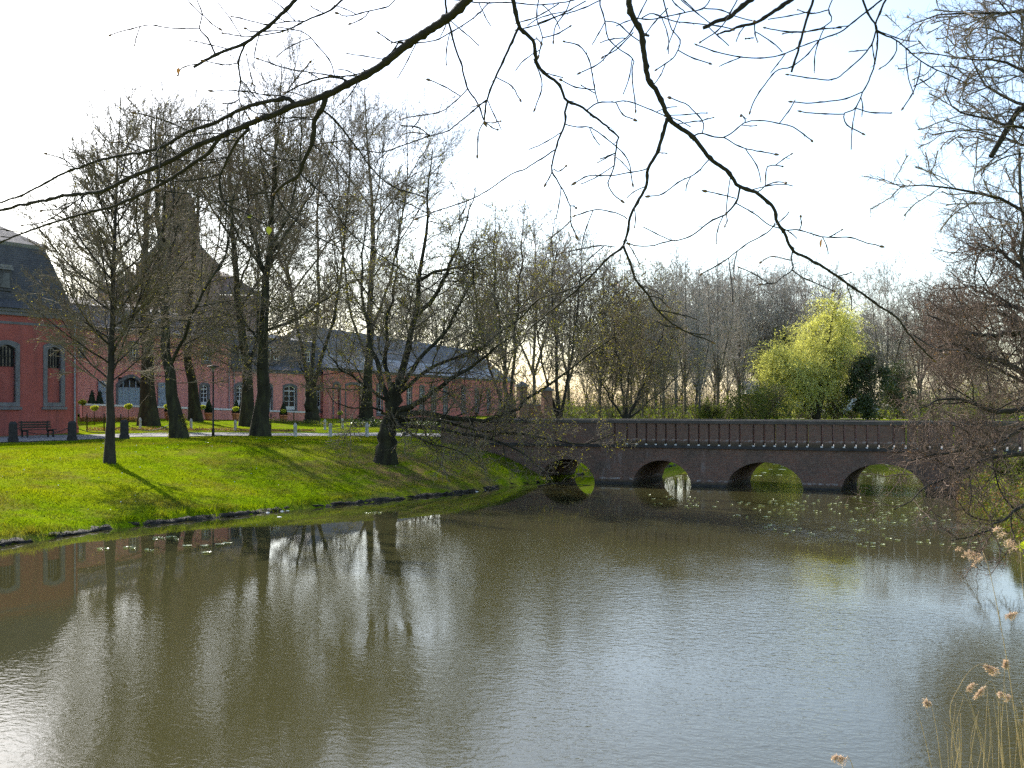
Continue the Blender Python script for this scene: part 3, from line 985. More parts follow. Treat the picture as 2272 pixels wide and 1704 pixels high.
# terrace wall with its white coping, falling with the ground
def slope_wall(name, label, c0, D0, r0, b0, c1, D1, r1, b1, th, mat, capmat, n):
    P0, P1 = px(c0, r0, D0), px(c1, r1, D1)
    e = P1[:2] - P0[:2]; L = float(np.hypot(*e)); e = e / L
    W = empty(name, (P0[0], P0[1], 0), math.atan2(e[1], e[0]), label, 'wall')
    zb0, zb1 = px(c0, b0, D0)[2] - .7, px(c1, b1, D1)[2] - .7
    mb = MB()
    mb.v += [(0,0,zb0),(L,0,zb1),(L,th,zb1),(0,th,zb0),(0,0,P0[2]-.15),(L,0,P1[2]-.15),(L,th,P1[2]-.15),(0,th,P0[2]-.15)]
    mb.f += [(0,3,2,1),(4,5,6,7),(0,1,5,4),(1,2,6,5),(2,3,7,6),(3,0,4,7)]
    mb.build('wall_face', MATS[mat], W)
    for i in range(n):
        a, b2 = L * i / n, L * (i + 1) / n - .01
        za, zb = P0[2] + (P1[2] - P0[2]) * a / L, P0[2] + (P1[2] - P0[2]) * b2 / L
        q = MB()
        q.v += [(a,-.07,za-.148),(b2,-.07,zb-.148),(b2,th+.07,zb-.148),(a,th+.07,za-.148),(a,-.07,za),(b2,-.07,zb),(b2,th+.07,zb),(a,th+.07,za)]
        q.f += [(0,3,2,1),(4,5,6,7),(0,1,5,4),(1,2,6,5),(2,3,7,6),(3,0,4,7)]
        q.build('coping_stone', MATS[capmat], W)
    return W
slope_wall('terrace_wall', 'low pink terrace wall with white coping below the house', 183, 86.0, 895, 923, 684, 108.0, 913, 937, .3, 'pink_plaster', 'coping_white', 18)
# terrace floor behind it
P0, P1 = px(183, 895, 86.4), px(684, 913, 108.4)
MB().poly([(P0[0], P0[1], 2.95), (P1[0], P1[1], 2.5), (P1[0] - 8, P1[1] + 16, 2.5), (P0[0] - 8, P0[1] + 10, 2.95)]).build('terrace', MATS['grit'])
tag(bpy.data.objects['terrace'], kind='structure')

# brick gate pillars with stone caps at the far end of the road
def pillar(name, label, c, D, h, w):
    p = on_ray(c, D)
    o = empty(name, p - np.array((0, 0, .1)), R(20), label, 'pillar', 'gate pillars at the bridge end')
    MB().box(-w, w, -w, w, 0, h).build('shaft', MATS['gate_brick'], o)
    MB().box(-w - .06, w + .06, -w - .06, w + .06, -.05, .45).build('plinth', MATS['gate_brick'], o)
    MB().box(-w - .12, w + .12, -w - .12, w + .12, h, h + .18).build('cap', MATS['grey_stone'], o)
    MB().frustum(0, 0, h + .18, w, w, h + .42, .08, .08).build('cap_top', MATS['grey_stone'], o)
pillar('gate_pillar', 'brick gate pillar nearer the end of the pink range', 1158, 88, 3.3, .34)
pillar('gate_pillar', 'brick gate pillar standing farther from the pink range', 1213, 90, 3.0, .34)
p0, p1 = on_ray(1166, 90), on_ray(1209, 92)
e = p1 - p0; L = float(np.hypot(e[0], e[1]))
gw = empty('gate_wall', (p0[0], p0[1], p0[2] - .2), math.atan2(e[1], e[0]), 'low red brick wall between the two gate pillars', 'wall')
MB().box(0, L, 0, .3, 0, 1.9).build('wall_face', MATS['gate_brick'], gw)
MB().box(-.02, L + .02, -.05, .35, 1.9, 2.02).build('coping', MATS['grey_stone'], gw)

# curved brick gable of a house standing behind
gp = on_ray(396, 124.0)
gb = empty('gabled_house', (gp[0], gp[1], 0), R(10), 'brown brick house with curved gable rising above the pink house roof', 'house')
k_ = 124.0 / FP
right = [(88, 760), (88, 590), (63, 566), (44, 545), (41, 520), (44, 507), (33, 484), (30, 444), (18, 428), (0, 420)]
zz_ = lambda row: EYE - (row - HY) * k_
outl = [(c * k_, zz_(r_)) for c, r_ in right]
outl[0] = (outl[0][0], 2.0)
pts_ = outl + [(-x, z) for x, z in outl[::-1][1:]]
MB().plate(pts_, 0, .5).build('gable_wall', MATS['gable_brick'], gb)
for (xa, za), (xb, zb) in zip(pts_[1:-2], pts_[2:-1]):
    MB().tube([(xa, .25, za + .06), (xb, .25, zb + .06)], [.20, .20], 6).build('coping_stone', MATS['grey_stone'], gb)
ra, rt, rm = 182 * k_, zz_(651), zz_(606)
MB().poly([(-ra, .6, rt), (ra, .6, rt), (118 * k_, 2.2, rm), (-118 * k_, 2.2, rm)]).poly([(ra, .6, rt), (ra, 14, rt), (118 * k_, 12, rm), (118 * k_, 2.2, rm)]).poly([(-118 * k_, 2.2, rm), (118 * k_, 2.2, rm), (20 * k_, 7, zz_(560)), (-20 * k_, 7, zz_(560))]).poly([(118 * k_, 2.2, rm), (118 * k_, 12, rm), (20 * k_, 7, zz_(560))]).poly([(-ra, 14, rt), (-ra, .6, rt), (-118 * k_, 2.2, rm), (-118 * k_, 12, rm)]).poly([(-118 * k_, 12, rm), (-118 * k_, 2.2, rm), (-20 * k_, 7, zz_(560))]).build('roof', MATS['roof_tile_brown'], gb)
MB().box(-ra + .4, ra - .4, .62, 13.6, 2.0, rt - .02).build('wall', MATS['gable_brick'], gb)

# ------------------------------------------------------------------ trees
def catmull(P, n):
    """smooth curve of n points through the given ones, evenly spaced"""
    P = np.asarray(P, float)
    if len(P) == 2:
        return P[0] + (P[1] - P[0]) * np.linspace(0, 1, n)[:, None]
    Q = np.vstack([2 * P[0] - P[1], P, 2 * P[-1] - P[-2]])
    out = []
    for i in range(1, len(Q) - 2):
        t = np.linspace(0, 1, 12, endpoint=False)[:, None]
        a, b2, c, d = Q[i - 1], Q[i], Q[i + 1], Q[i + 2]
        out.append(.5 * ((2 * b2) + (c - a) * t + (2*a - 5*b2 + 4*c - d) * t**2 + (-a + 3*b2 - 3*c + d) * t**3))
    out = np.vstack(out + [P[-1:]])
    s = np.concatenate([[0], np.cumsum(np.linalg.norm(np.diff(out, axis=0), axis=1))])
    u = np.linspace(0, s[-1], n)
    return np.stack([np.interp(u, s, out[:, j]) for j in range(out.shape[1])], 1)

def grow(rng, P0, D0, L, k, wob, up):
    n = len(P0)
    P = np.empty((n, k + 1, 3)); P[:, 0] = P0
    D = unit(D0)
    for i in range(k):
        D = unit(D + rng.normal(0, wob, (n, 3)) + np.array((0, 0, 1.0)) * (up if np.isscalar(up) else up[:, None]))
        P[:, i + 1] = P[:, i] + D * (L / k)[:, None]
    return P

def spawn(rng, P, Rd, counts, t0, t1, ang, angv):
    """children along the lines P (n,k,3): start, direction, fraction, parent, radius there"""
    n, k, _ = P.shape
    par = np.repeat(np.arange(n), counts)
    order = np.concatenate([np.arange(c) for c in counts]) if len(par) else np.zeros(0)
    cnt = np.repeat(counts, counts)
    t = t0 + (t1 - t0) * (order + rng.uniform(.05, .95, len(par))) / cnt
    f = t * (k - 1)
    i = np.minimum(f.astype(int), k - 2)
    w = (f - i)[:, None]
    start = P[par, i] * (1 - w) + P[par, i + 1] * w
    T = unit(P[par, i + 1] - P[par, i])
    r = Rd[par, i] * (1 - w[:, 0]) + Rd[par, i + 1] * w[:, 0]
    az = order * 2.39996 + rng.uniform(0, 6.28, n)[par] + rng.normal(0, .5, len(par))
    an = ang + rng.normal(0, angv, len(par))
    ref = np.where(np.abs(T[:, 2:3]) > .9, np.array([[1., 0, 0]]), np.array([[0, 0, 1.]]))
    U = unit(np.cross(T, ref)); W = np.cross(T, U)
    D = T * np.cos(an)[:, None] + (U * np.cos(az)[:, None] + W * np.sin(az)[:, None]) * np.sin(an)[:, None]
    return start, D, t, par, r

def taper(r0, r1, k):
    return r0[:, None] + (r1 - r0)[:, None] * np.linspace(0, 1, k)[None, :]

def leaf_quads(rng, pts, size, stretch=1.6):
    n = len(pts)
    a = unit(rng.normal(0, 1, (n, 3))); b2 = unit(np.cross(a, rng.normal(0, 1, (n, 3))))
    s = size * rng.uniform(.6, 1.3, (n, 1))
    V = np.stack([pts, pts + a * s * stretch * .5 + b2 * s * .4, pts + a * s * stretch, pts + a * s * stretch * .5 - b2 * s * .4], 1).reshape(-1, 3)
    Q = np.arange(n * 4).reshape(n, 4)
    return V, Q

def make_tree(rng, stems, spec):
    """stems: list of (points, r0, r1, n_limbs, t0). Returns the tree's part meshes: [(name, mesh, material)]"""
    g = lambda k, d: spec.get(k, d)
    K = 16
    if g('fan', 0):           # spreading upper limbs that carry the crown out sideways
        base = catmull(stems[0][0] if stems[0][3] else stems[1][0], 20)
        H = base[-1][2]
        a0 = rng.uniform(0, 6.28)
        for q in range(g('fan', 0)):
            i = rng.randint(7, 13)
            a = a0 + q * 6.28 / g('fan', 0) + rng.normal(0, .3)
            o = np.array((math.cos(a), math.sin(a), 0))
            Lf = H * rng.uniform(.26, .38)
            stems = stems + [([base[i], base[i] + o * Lf * .30 + np.array((0, 0, Lf * .42)), base[i] + o * Lf * .55 + np.array((0, 0, Lf * .85)), base[i] + o * Lf * .68 + np.array((0, 0, Lf * 1.25))], .16, .02, 8, .2)]
    stems = [(s[0], s[1], s[2], int(round(s[3] * g('more', 1.0))), s[4]) for s in stems]
    SP = np.stack([catmull(s[0], K) for s in stems])
    for i in range(len(SP)):
        SP[i, 2:-1] += rng.normal(0, g('stem_wob', .03), (K - 3, 3)) * np.array((1, 1, .3))
    SR = np.stack([s[1] * (1 if i == 0 else g('side', 1.0)) + (s[2] - s[1] * (1 if i == 0 else g('side', 1.0))) * np.linspace(0, 1, K) ** .75 for i, s in enumerate(stems)])
    if g('flare', 1.0) > 1:
        SR[0] *= 1 + (g('flare', 1.0) - 1) * np.exp(-np.linspace(0, 1, K) * g('flare_fall', 16))
    parts = []
    V, Q = tubes(SP, SR, g('sides', 9))
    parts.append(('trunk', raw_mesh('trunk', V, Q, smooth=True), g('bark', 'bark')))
    counts = np.array([s[3] for s in stems]); t0s = [s[4] for s in stems]
    P1s, D1s, t1s, r1s, h1 = [], [], [], [], []
    for i, s in enumerate(stems):
        if s[3] == 0: continue
        st, D, t, par, r = spawn(rng, SP[i:i+1], SR[i:i+1], np.array([s[3]]), t0s[i], .985, g('a1', .85), g('a1v', .15))
        D[:, 2] += g('lift', .0)
        P1s.append(st); D1s.append(D); t1s.append((t - t0s[i]) / (1 - t0s[i])); r1s.append(r)
    if g('low', 0):           # low, level or drooping boughs
        i = 0 if stems[0][3] else 1
        st, D, t, par, r = spawn(rng, SP[i:i+1], SR[i:i+1], np.array([g('low', 0)]), .17, .40, 1.32, .15)
        D[:, 2] *= .5
        P1s.append(st); D1s.append(D); t1s.append(np.full(len(t), .45)); r1s.append(r)
    P0 = np.concatenate(P1s); D0 = np.concatenate(D1s); t = np.concatenate(t1s); r = np.concatenate(r1s)
    prof = g('prof', lambda t: .35 + .9 * (1 - t) ** .8)
    L1 = g('len1', 5.0) * prof(t) * rng.uniform(.75, 1.15, len(t))
    rr = np.minimum(r * .6, L1 * g('thick', .016))
    P1 = grow(rng, P0, D0, L1, 8, g('w1', .10), g('up1', .06))
    R1 = taper(rr, np.maximum(rr * .22, .008), 9)
    big = rr > g('limb_r', .03)
    for j in np.nonzero(big)[0]:
        V, Q = tubes(P1[j:j+1], R1[j:j+1], 6)
        parts.append(('limb', raw_mesh('limb', V, Q, smooth=True), g('bark', 'bark')))
    crown = Bag()
    if (~big).any():
        V, Q = tubes(P1[~big], R1[~big], 5); crown.add(V, Q)
    # stems' own tips also carry twigs, so feed level 2 from the limbs and the upper stems
    n2 = np.maximum(2, np.round(g('n2', 8) * np.clip(L1 / L1.mean(), .4, 1.5)).astype(int))
    st, D, t, par, r = spawn(rng, P1, R1, n2, .16, .98, g('a2', .75), .18)
    L2 = L1[par] * g('k2', .46) * (1.12 - .7 * t) * rng.uniform(.7, 1.25, len(t))
    r2 = np.minimum(r * .72, L2 * .014 + .004)
    P2 = grow(rng, st, D, L2, 4, g('w2', .14), g('up2', .06))
    R2 = taper(r2, np.maximum(r2 * .35, g('rmin', .007)), 5)
    V, Q = tubes(P2, R2, 4); crown.add(V, Q)
    n3 = np.maximum(2, np.round(g('n3', 6) * np.clip(L2 / L2.mean(), .4, 1.4)).astype(int))
    st, D, t, par, r = spawn(rng, P2, R2, n3, .15, .98, g('a3', .75), .2)
    L3 = L2[par] * g('k3', .48) * (1.1 - .6 * t) * rng.uniform(.7, 1.3, len(t))
    r3 = np.minimum(r * .8, L3 * .012 + .004)
    P3 = grow(rng, st, D, L3, 2, g('w3', .18), g('up3', .06))
    R3 = taper(np.maximum(r3, g('rmin', .007)), np.full(len(r3), g('rmin', .007)) * .8, 3)
    V, Q = tubes(P3, R3, 3); crown.add(V, Q)
    tips = P3
    if g('n4', 4):
        n4 = np.full(len(P3), g('n4', 4))
        st, D, t, par, r = spawn(rng, P3, R3, n4, .1, .98, g('a4', .7), .25)
        L4 = np.maximum(L3[par] * g('k4', .55) * (1.1 - .5 * t) * rng.uniform(.6, 1.3, len(t)), g('min4', .12))
        P4 = grow(rng, st, D, L4, 1, .2, g('up4', .08))
        R4 = taper(np.full(len(t), g('rmin', .007)), np.full(len(t), g('rmin', .007)) * .6, 2)
        V, Q = tubes(P4, R4, 3); crown.add(V, Q)
        tips = P4
    parts.append(('crown', crown.mesh('crown'), g('twig', 'twig_olive')))
    if g('leaves', 0):
        pool = np.concatenate([tips[:, -1], tips[:, 1]])
        pts = pool[rng.randint(0, len(pool), g('leaves', 0))] + rng.normal(0, .03, (g('leaves', 0), 3))
        if 'leaf_below' in spec:
            pts = pts[(pts[:, 2] < spec['leaf_below']) | (rng.uniform(0, 1, len(pts)) < .15)]
        V, Q = leaf_quads(rng, pts, g('leaf_size', .06))
        parts.append(('leaves', raw_mesh('leaves', V, Q), g('leaf', 'young_leaf')))
    return parts

def place(parts, name, loc, label, cat='tree', group=None, rotz=0.0, scale=1.0):
    o = empty(name, loc, rotz, label, cat, group)
    if scale != 1.0: o.scale = (scale,) * 3 if np.isscalar(scale) else scale
    for (pn, me, mat) in parts:
        link(pn, me, MATS[mat], o)
    return o

def stem_px(base, D0, pts):
    """stem given as (column, row, metres nearer or farther than the base) -> local points"""
    return [px(x, y, D0 + dd) - base for (x, y, dd) in pts]

broad = lambda t: .30 + .85 * np.sin(np.pi * np.clip(t * .86 + .16, 0, 1)) ** .8
conic = lambda t: .22 + .95 * (1 - t) ** .9
oval = lambda t: .32 + .8 * np.sqrt(np.clip(1 - (1.5 * t - .45) ** 2, 0.02, 1))

def hero(name, label, base_px, stems_px, spec, seed, D=None, cat='tree', group=None):
    base = ground(*base_px) if D is None else on_ray(base_px[0], D)
    base = base - np.array((0, 0, .12))
    rng = np.random.RandomState(seed)
    D0 = base[1]
    st = []
    for s in stems_px:
        pts = stem_px(base, D0, s[0])
        if s is stems_px[0]: pts[0] = np.zeros(3)
        st.append((pts,) + tuple(s[1:]))
    return place(make_tree(rng, st, spec), name, base, label, cat, group)

mature = dict(len1=6.4, prof=lambda t: .48 + .66 * np.sin(np.pi * np.clip(t * .80 + .20, 0, 1)), a1=.80, a1v=.25, up1=.040, n2=8, n3=5, n4=3, k2=.48, k3=.54, k4=.72, a2=.54, a3=.54, a4=.50, up2=.04, up3=.04, up4=.05, rmin=.0104, flare=1.5, bark='bark_moss', twig='twig_olive', thick=.0066, w1=.10, w2=.12, w3=.14, sides=10, stem_wob=.05, side=.70, more=1.05, low=11, fan=4)

# 1. the slender young tree on the lawn
hero('young_tree', 'slender young tree with straight dark trunk, alone on the front of the lawn', (243, 1028),
     [([(243,1028,0),(245,900,0),(247,800,0),(252,600,0),(258,420,0),(268,215,0)], .20, .012, 58, .19)],
     dict(len1=5.0, prof=lambda t: .10 + .95 * (1 - t) ** .62 * np.clip(.55 + t * 3, 0, 1), a1=.98, a1v=.13, up1=.075, n2=9, n3=6, n4=3, k2=.42, k4=.7, a2=.55, a3=.5, a4=.45, w1=.07, w2=.09, rmin=.0098, thick=.0105, flare=1.35, bark='bark', twig='twig_olive', leaves=1600, leaf_size=.035, stem_wob=.015, sides=9, limb_r=.022), 11)
# 2. broad trunk behind the path
hero('lime_tree', 'thick dark trunk between the young tree and the ivied leaning tree, beyond the path', (330, 944),
     [([(330,944,0),(328,860,0),(325,760,0),(322,600,0),(330,420,0),(338,235,0)], .62, .03, 22, .33),
      ([(326,790,0),(300,700,1),(270,560,2),(255,400,2)], .25, .03, 10, .25),
      ([(324,740,0),(360,640,-2),(380,500,-2),(385,330,-3)], .24, .03, 10, .25)],
     dict(mature, leaves=5000, leaf_below=11, fan=2, more=.8), 12)
# 3. leaning tree with ivy at its foot
hero('leaning_tree', 'leaning tree with ivied foot where the lawn meets the path', (398, 972),
     [([(398,972,0),(386,890,0),(374,800,0),(362,650,0),(352,500,0),(345,330,0),(350,240,0)], .42, .03, 22, .28),
      ([(376,815,0),(410,740,-1),(450,650,-2),(500,560,-2),(520,430,-2)], .17, .03, 11, .2),
      ([(366,700,0),(330,600,1),(300,470,2),(292,330,2)], .17, .03, 10, .2)],
     dict(mature, len1=5.0, leaves=6000, leaf_below=10, fan=2, more=.85), 13)
# 4. trunk before the terrace
hero('terrace_tree', 'leaning grey trunk close to the terrace wall beside the lamp post', (434, 934),
     [([(434,934,0),(427,860,0),(416,770,0),(424,620,0),(440,450,0),(455,270,0)], .45, .03, 22, .35),
      ([(418,780,0),(450,690,2),(480,560,2),(500,400,1)], .2, .03, 9, .2)],
     dict(mature, leaves=4500, leaf_below=11, fan=1, more=.8), 14)
# 5. the straight big trunk
hero('straight_tree', 'tall straight tree at the lawn edge beside the lamp post', (577, 969),
     [([(577,969,0),(580,880,0),(584,760,0),(592,620,0),(602,480,0),(610,340,0),(612,215,0)], .48, .03, 26, .30),
      ([(584,735,0),(640,715,-1),(700,680,-1),(760,637,-2),(820,610,-2)], .15, .025, 11, .2),
      ([(582,760,0),(540,720,1),(480,690,1),(430,700,1)], .12, .02, 9, .2),
      ([(592,620,0),(560,520,1),(545,400,2),(540,270,2)], .18, .03, 11, .2),
      ([(597,560,0),(640,470,-1),(665,350,-2),(670,230,-2)], .17, .03, 11, .2)],
     dict(mature, len1=5.0, leaves=6500, leaf_below=10, more=.9), 15)
# 6. twin-stemmed dark trunk behind it
hero('forked_tree', 'dark low-forked trunk just behind the tall straight tree', (549, 940),
     [([(549,940,0),(549,880,0),(548,800,0),(535,720,0),(520,560,0),(510,380,0),(505,230,0)], .50, .03, 20, .34),
      ([(549,830,0),(570,730,1),(572,600,2),(565,420,2)], .26, .03, 12, .25)],
     dict(mature, leaves=4500, leaf_below=12), 16, D=86)
# 7. many-stemmed vase
hero('vase_tree', 'many-stemmed tree forking low before the tall arched windows', (692, 938),
     [([(692,938,0),(691,890,0),(690,850,0)], .75, .48, 0, .5),
      ([(690,880,0),(670,780,0),(650,660,0),(625,520,0),(610,330,0)], .30, .03, 14, .3),
      ([(690,870,0),(696,760,2),(708,640,2),(704,500,2),(715,300,3),(716,185,3)], .32, .03, 16, .3),
      ([(692,870,0),(715,790,-2),(742,700,-2),(762,560,-3),(775,380,-3),(780,200,-3)], .30, .03, 16, .3),
      ([(690,860,0),(660,800,2),(630,740,2),(590,690,3)], .14, .02, 9, .3)],
     dict(mature, len1=5.2, leaves=5500, leaf_below=12, flare=1.3, more=1.5, fan=6, rmin=.0125), 17)
# 8. ivy-clad trunk
hero('ivied_tree', 'ivy-clad trunk behind the big leaning bank tree', (812, 934),
     [([(812,934,0),(814,860,0),(818,780,0),(822,640,0),(826,480,0),(815,320,0),(808,190,0)], .60, .03, 20, .34),
      ([(816,800,0),(780,700,1),(765,600,1),(750,430,2),(745,280,2)], .26, .03, 12, .25),
      ([(820,740,0),(860,640,-2),(885,520,-2),(905,380,-3),(900,235,-3)], .26, .03, 14, .25)],
     dict(mature, leaves=6000, leaf_below=13, twig='twig_brown', more=1.5, fan=6, rmin=.0125), 18)
# 9. the big bank tree whose limbs reach over to the bridge
t9 = hero('bank_tree', 'big leaning tree on the bank whose low limbs reach over the water to the bridge', (855, 1025),
     [([(855,1025,0),(858,985,0),(866,930,0),(872,890,0),(880,850,0)], .44, .30, 0, .5),
      ([(876,880,0),(900,790,0),(922,700,0),(934,620,0),(944,520,0),(952,410,0),(960,330,0)], .20, .02, 22, .15),
      ([(868,905,0),(840,820,1),(815,720,2),(805,600,2),(815,470,2)], .16, .02, 13, .2),
      ([(872,915,0),(931,893,-1),(1000,842,-2),(1047,815,-2),(1100,770,-3),(1160,733,-3)], .17, .025, 15, .2),
      ([(870,925,0),(940,915,-1),(1020,930,-1),(1104,926,-2),(1200,870,-3),(1290,800,-4),(1364,747,-5)], .16, .02, 18, .25),
      ([(868,945,0),(930,945,-1),(1010,960,-2),(1090,975,-3),(1160,1005,-4),(1210,1050,-5)], .14, .015, 18, .2),
      ([(866,935,0),(960,930,1),(1060,955,0),(1170,965,-1),(1280,985,-2),(1370,960,-3)], .12, .015, 18, .2),
      ([(868,925,0),(830,905,-1),(780,905,-2),(735,885,-2),(722,860,-2)], .07, .012, 8, .2),
      ([(868,920,0),(900,955,-2),(960,985,-4),(1020,1000,-5),(1075,1040,-6)], .08, .012, 11, .2),
      ([(878,875,0),(925,805,-1),(985,735,-2),(1035,650,-2),(1062,550,-3)], .13, .02, 14, .2),
      ([(872,885,0),(852,790,1),(868,690,1),(880,590,2),(888,480,2)], .13, .02, 14, .2),
      ([(876,880,0),(960,815,-1),(1060,775,-2),(1150,705,-3),(1225,640,-4)], .11, .015, 16, .2),
      ([(870,895,0),(800,850,-1),(740,800,-2),(700,740,-3)], .09, .015, 12, .2),
      ([(935,620,0),(975,600,-1),(1030,590,-1),(1090,560,-2)], .09, .02, 10, .1),
      ([(925,700,0),(975,640,-1),(1010,560,-2),(1040,480,-2),(1055,420,-2)], .12, .02, 12, .15)],
     dict(len1=2.9, prof=lambda t: .45 + .6 * (1 - t), a1=.9, a1v=.25, up1=.04, n2=8, n3=5, n4=3, k2=.52, k4=.65, a2=.75, a3=.85, w1=.17, w2=.2, w3=.22, a4=.6, rmin=.0074, more=.8, thick=.012, flare=1.45, flare_fall=5, bark='bark_moss', twig='twig_olive', leaves=11000, leaf_size=.055, sides=12, stem_wob=.06, limb_r=.02), 19)
# undergrowth of stems and trees farther back
clump = dict(len1=3.6, prof=broad, a1=.62, up1=.08, n2=7, n3=5, n4=3, k2=.52, rmin=.0095, bark='bark', thick=.009, side=.8, sides=7, stem_wob=.06)
hero('thicket_tree', 'slim many-stemmed tree rising behind the left end of the bridge', (1130, 930),
     [([(1130,930,0),(1120,820,0),(1105,690,0),(1095,560,0),(1100,455,0)], .2, .02, 22, .15),
      ([(1132,930,0),(1140,800,0),(1150,650,0),(1160,530,0),(1165,450,0)], .2, .02, 22, .15),
      ([(1128,930,0),(1090,830,1),(1060,700,1),(1050,580,1),(1060,490,1)], .17, .02, 20, .15)],
     dict(clump, twig='twig_olive', leaves=3000, leaf_size=.08), 20, D=84)
hero('thicket_tree', 'slim many-stemmed tree beside the gate pillars, tops fanning out', (1240, 930),
     [([(1240,930,0),(1235,810,0),(1228,680,0),(1225,560,0),(1232,470,0)], .2, .02, 22, .12),
      ([(1243,930,0),(1265,810,0),(1280,690,0),(1290,590,0),(1300,520,0)], .2, .02, 22, .12),
      ([(1238,930,0),(1205,820,1),(1190,700,1),(1185,600,1)], .17, .02, 18, .12)],
     dict(clump, twig='twig_brown', leaves=2500, leaf_size=.08), 21, D=92)
hero('spreading_shrub', 'wide fan-shaped bare shrub standing just behind the parapet', (1388, 930),
     [([(1388,932,0),(1380,860,0),(1365,760,0),(1350,660,0)], .14, .015, 18, .1),
      ([(1389,932,0),(1395,850,0),(1400,740,0),(1402,640,0)], .14, .015, 18, .1),
      ([(1390,932,0),(1420,870,0),(1450,790,0),(1480,700,0)], .14, .015, 18, .1),
      ([(1391,932,0),(1440,890,0),(1490,850,0),(1540,790,0)], .12, .015, 18, .1),
      ([(1387,932,0),(1350,880,0),(1320,810,0),(1300,730,0)], .12, .015, 18, .1),
      ([(1389,932,0),(1440,840,2),(1470,740,2),(1500,650,2)], .12, .015, 16, .1)],
     dict(clump, len1=2.4, twig='twig_olive', leaves=4200, leaf_size=.07, n2=6), 22, D=80)

# bare limes of the park in the distance: four forms, each tree its own object
def far_form(seed, h, w, spec, n1=30, lean=0.0):
    rng = np.random.RandomState(seed)
    stems = [([(0,0,0),(lean*.3,0,h*.3),(lean*.7,.2,h*.65),(lean,0,h)], h*.0105, .02, n1, .12)]
    for k in range(3):
        a = k * 2.1 + rng.uniform(0, 1)
        stems.append(([(0,0,h*.22),(math.cos(a)*w*.12,math.sin(a)*w*.12,h*.4),(math.cos(a)*w*.25,math.sin(a)*w*.25,h*.62),(math.cos(a)*w*.3,math.sin(a)*w*.3,h*.86)], h*.0065, .015, int(n1*.6), .15))
    return make_tree(rng, stems, dict(dict(len1=w*.50, prof=oval, a1=.70, up1=.10, bark='bark_far_haze', n2=6, n3=4, n4=2, k2=.52, k4=.75, rmin=.016, thick=.008, sides=7, limb_r=.07), **spec))
form_a = far_form(31, 17, 10.0, dict(twig='twig_grey_haze'), 26)
form_b = far_form(32, 17, 9.0, dict(twig='twig_brown'), 26, .9)
form_c = far_form(33, 14, 8.5, dict(twig='twig_olive', leaves=1800, leaf_size=.10), 26, -.5)
form_d = far_form(34, 20, 6.5, dict(twig='twig_grey_haze', len1=2.6), 34)
form_r = far_form(35, 15, 10, dict(twig='twig_rust', rmin=.014), 30)
rb = random.Random(77)
def far_tree(form, col, D, top_row, natural_h, label, group, name='park_tree'):
    p = on_ray(col, D)
    z_top = EYE - (top_row - HY) / FP * D
    s = (z_top - p[2]) / natural_h
    wd = s * rb.uniform(.9, 1.12)
    return place(form, name, p - np.array((0, 0, .1)), label, 'tree', group, rb.uniform(0, 6.28), (wd, wd, s))
G1 = 'bare park trees in the row beyond the bridge'
L1 = 'bare rounded park tree in the row beyond the bridge'
row = [(1545,128,600,form_a,17),(1592,134,588,form_b,17),(1640,126,596,form_a,17),(1690,132,590,form_b,17),(1738,128,592,form_a,17),(1785,138,588,form_a,17),(1832,130,600,form_b,17)]
for (c, D, top, f, h), nth in zip(row, ('first', 'second', 'third', 'fourth', 'fifth', 'sixth', 'seventh')):
    far_tree(f, c, D, top, h, nth + ' bare round-crowned tree of the park row, counting from the tall thin tree', G1)
far_tree(form_a, 1968, 118, 585, 17, 'bare round-topped park tree standing apart to the right of the willow', G1)
far_tree(form_b, 2040, 130, 632, 17, 'shorter bare tree between the round-topped tree and the brown thicket', G1)
far_tree(form_r, 2108, 112, 625, 15, 'russet bare tree beyond the right end of the bridge', G1)
far_tree(form_d, 1500, 122, 525, 20, 'tall thin bare tree standing above the park row', G1)
G2 = 'bare trees behind the pink range'
for c, D, top, f, h, lab in ((850,190,585,form_a,17,'first bare tree behind the roof of the pink range, next to the bank tree crown'),(915,196,610,form_b,17,'second bare tree behind the roof of the pink range'),(985,205,590,form_a,17,'bare tree behind the middle of the long slate roof'),(1050,212,610,form_c,14,'bare tree behind the far end of the long slate roof')):
    far_tree(f, c, D, top, h, lab, G2)
G2b = 'bare trees of the court beyond the gate pillars'
for c, D, top, f, h, lab in ((1122,150,520,form_a,17,'bare tree rising just left of the gate pillars'),(1185,140,490,form_b,17,'bare tree rising between the two gate pillars'),(1262,146,545,form_a,17,'bare tree right of the gate pillars, behind the many-stemmed tree'),
    (1330,140,568,form_c,14,'budding tree behind the left arm of the fan-shaped shrub'),(1400,136,588,form_b,17,'bare tree straight behind the fan-shaped shrub'),(1455,130,602,form_c,14,'budding tree left of the tall thin tree')):
    far_tree(f, c, D, top, h, lab, G2b)
G3 = 'bare trees behind the pink house'
L3 = 'bare tree rising behind the roof of the pink house'
for c, D, top, f, h, lab in ((215,140,480,form_a,17,'bare tree rising behind the pink house, beside the red house roof'),(730,165,600,form_c,14,'budding tree rising behind the low pink wing')):
    far_tree(f, c, D, top, h, lab, G3)
G4 = 'low bare trees along the far edge of the park'
L4 = 'low bare tree in the hazy far edge of the park'
for k in range(26):
    c = 1290 + k * 36 + rb.uniform(-12, 12)
    far_tree(rb.choice([form_c, form_b, form_c, form_a]), c, rb.uniform(138, 175), rb.uniform(650, 740), 16, L4, G4)
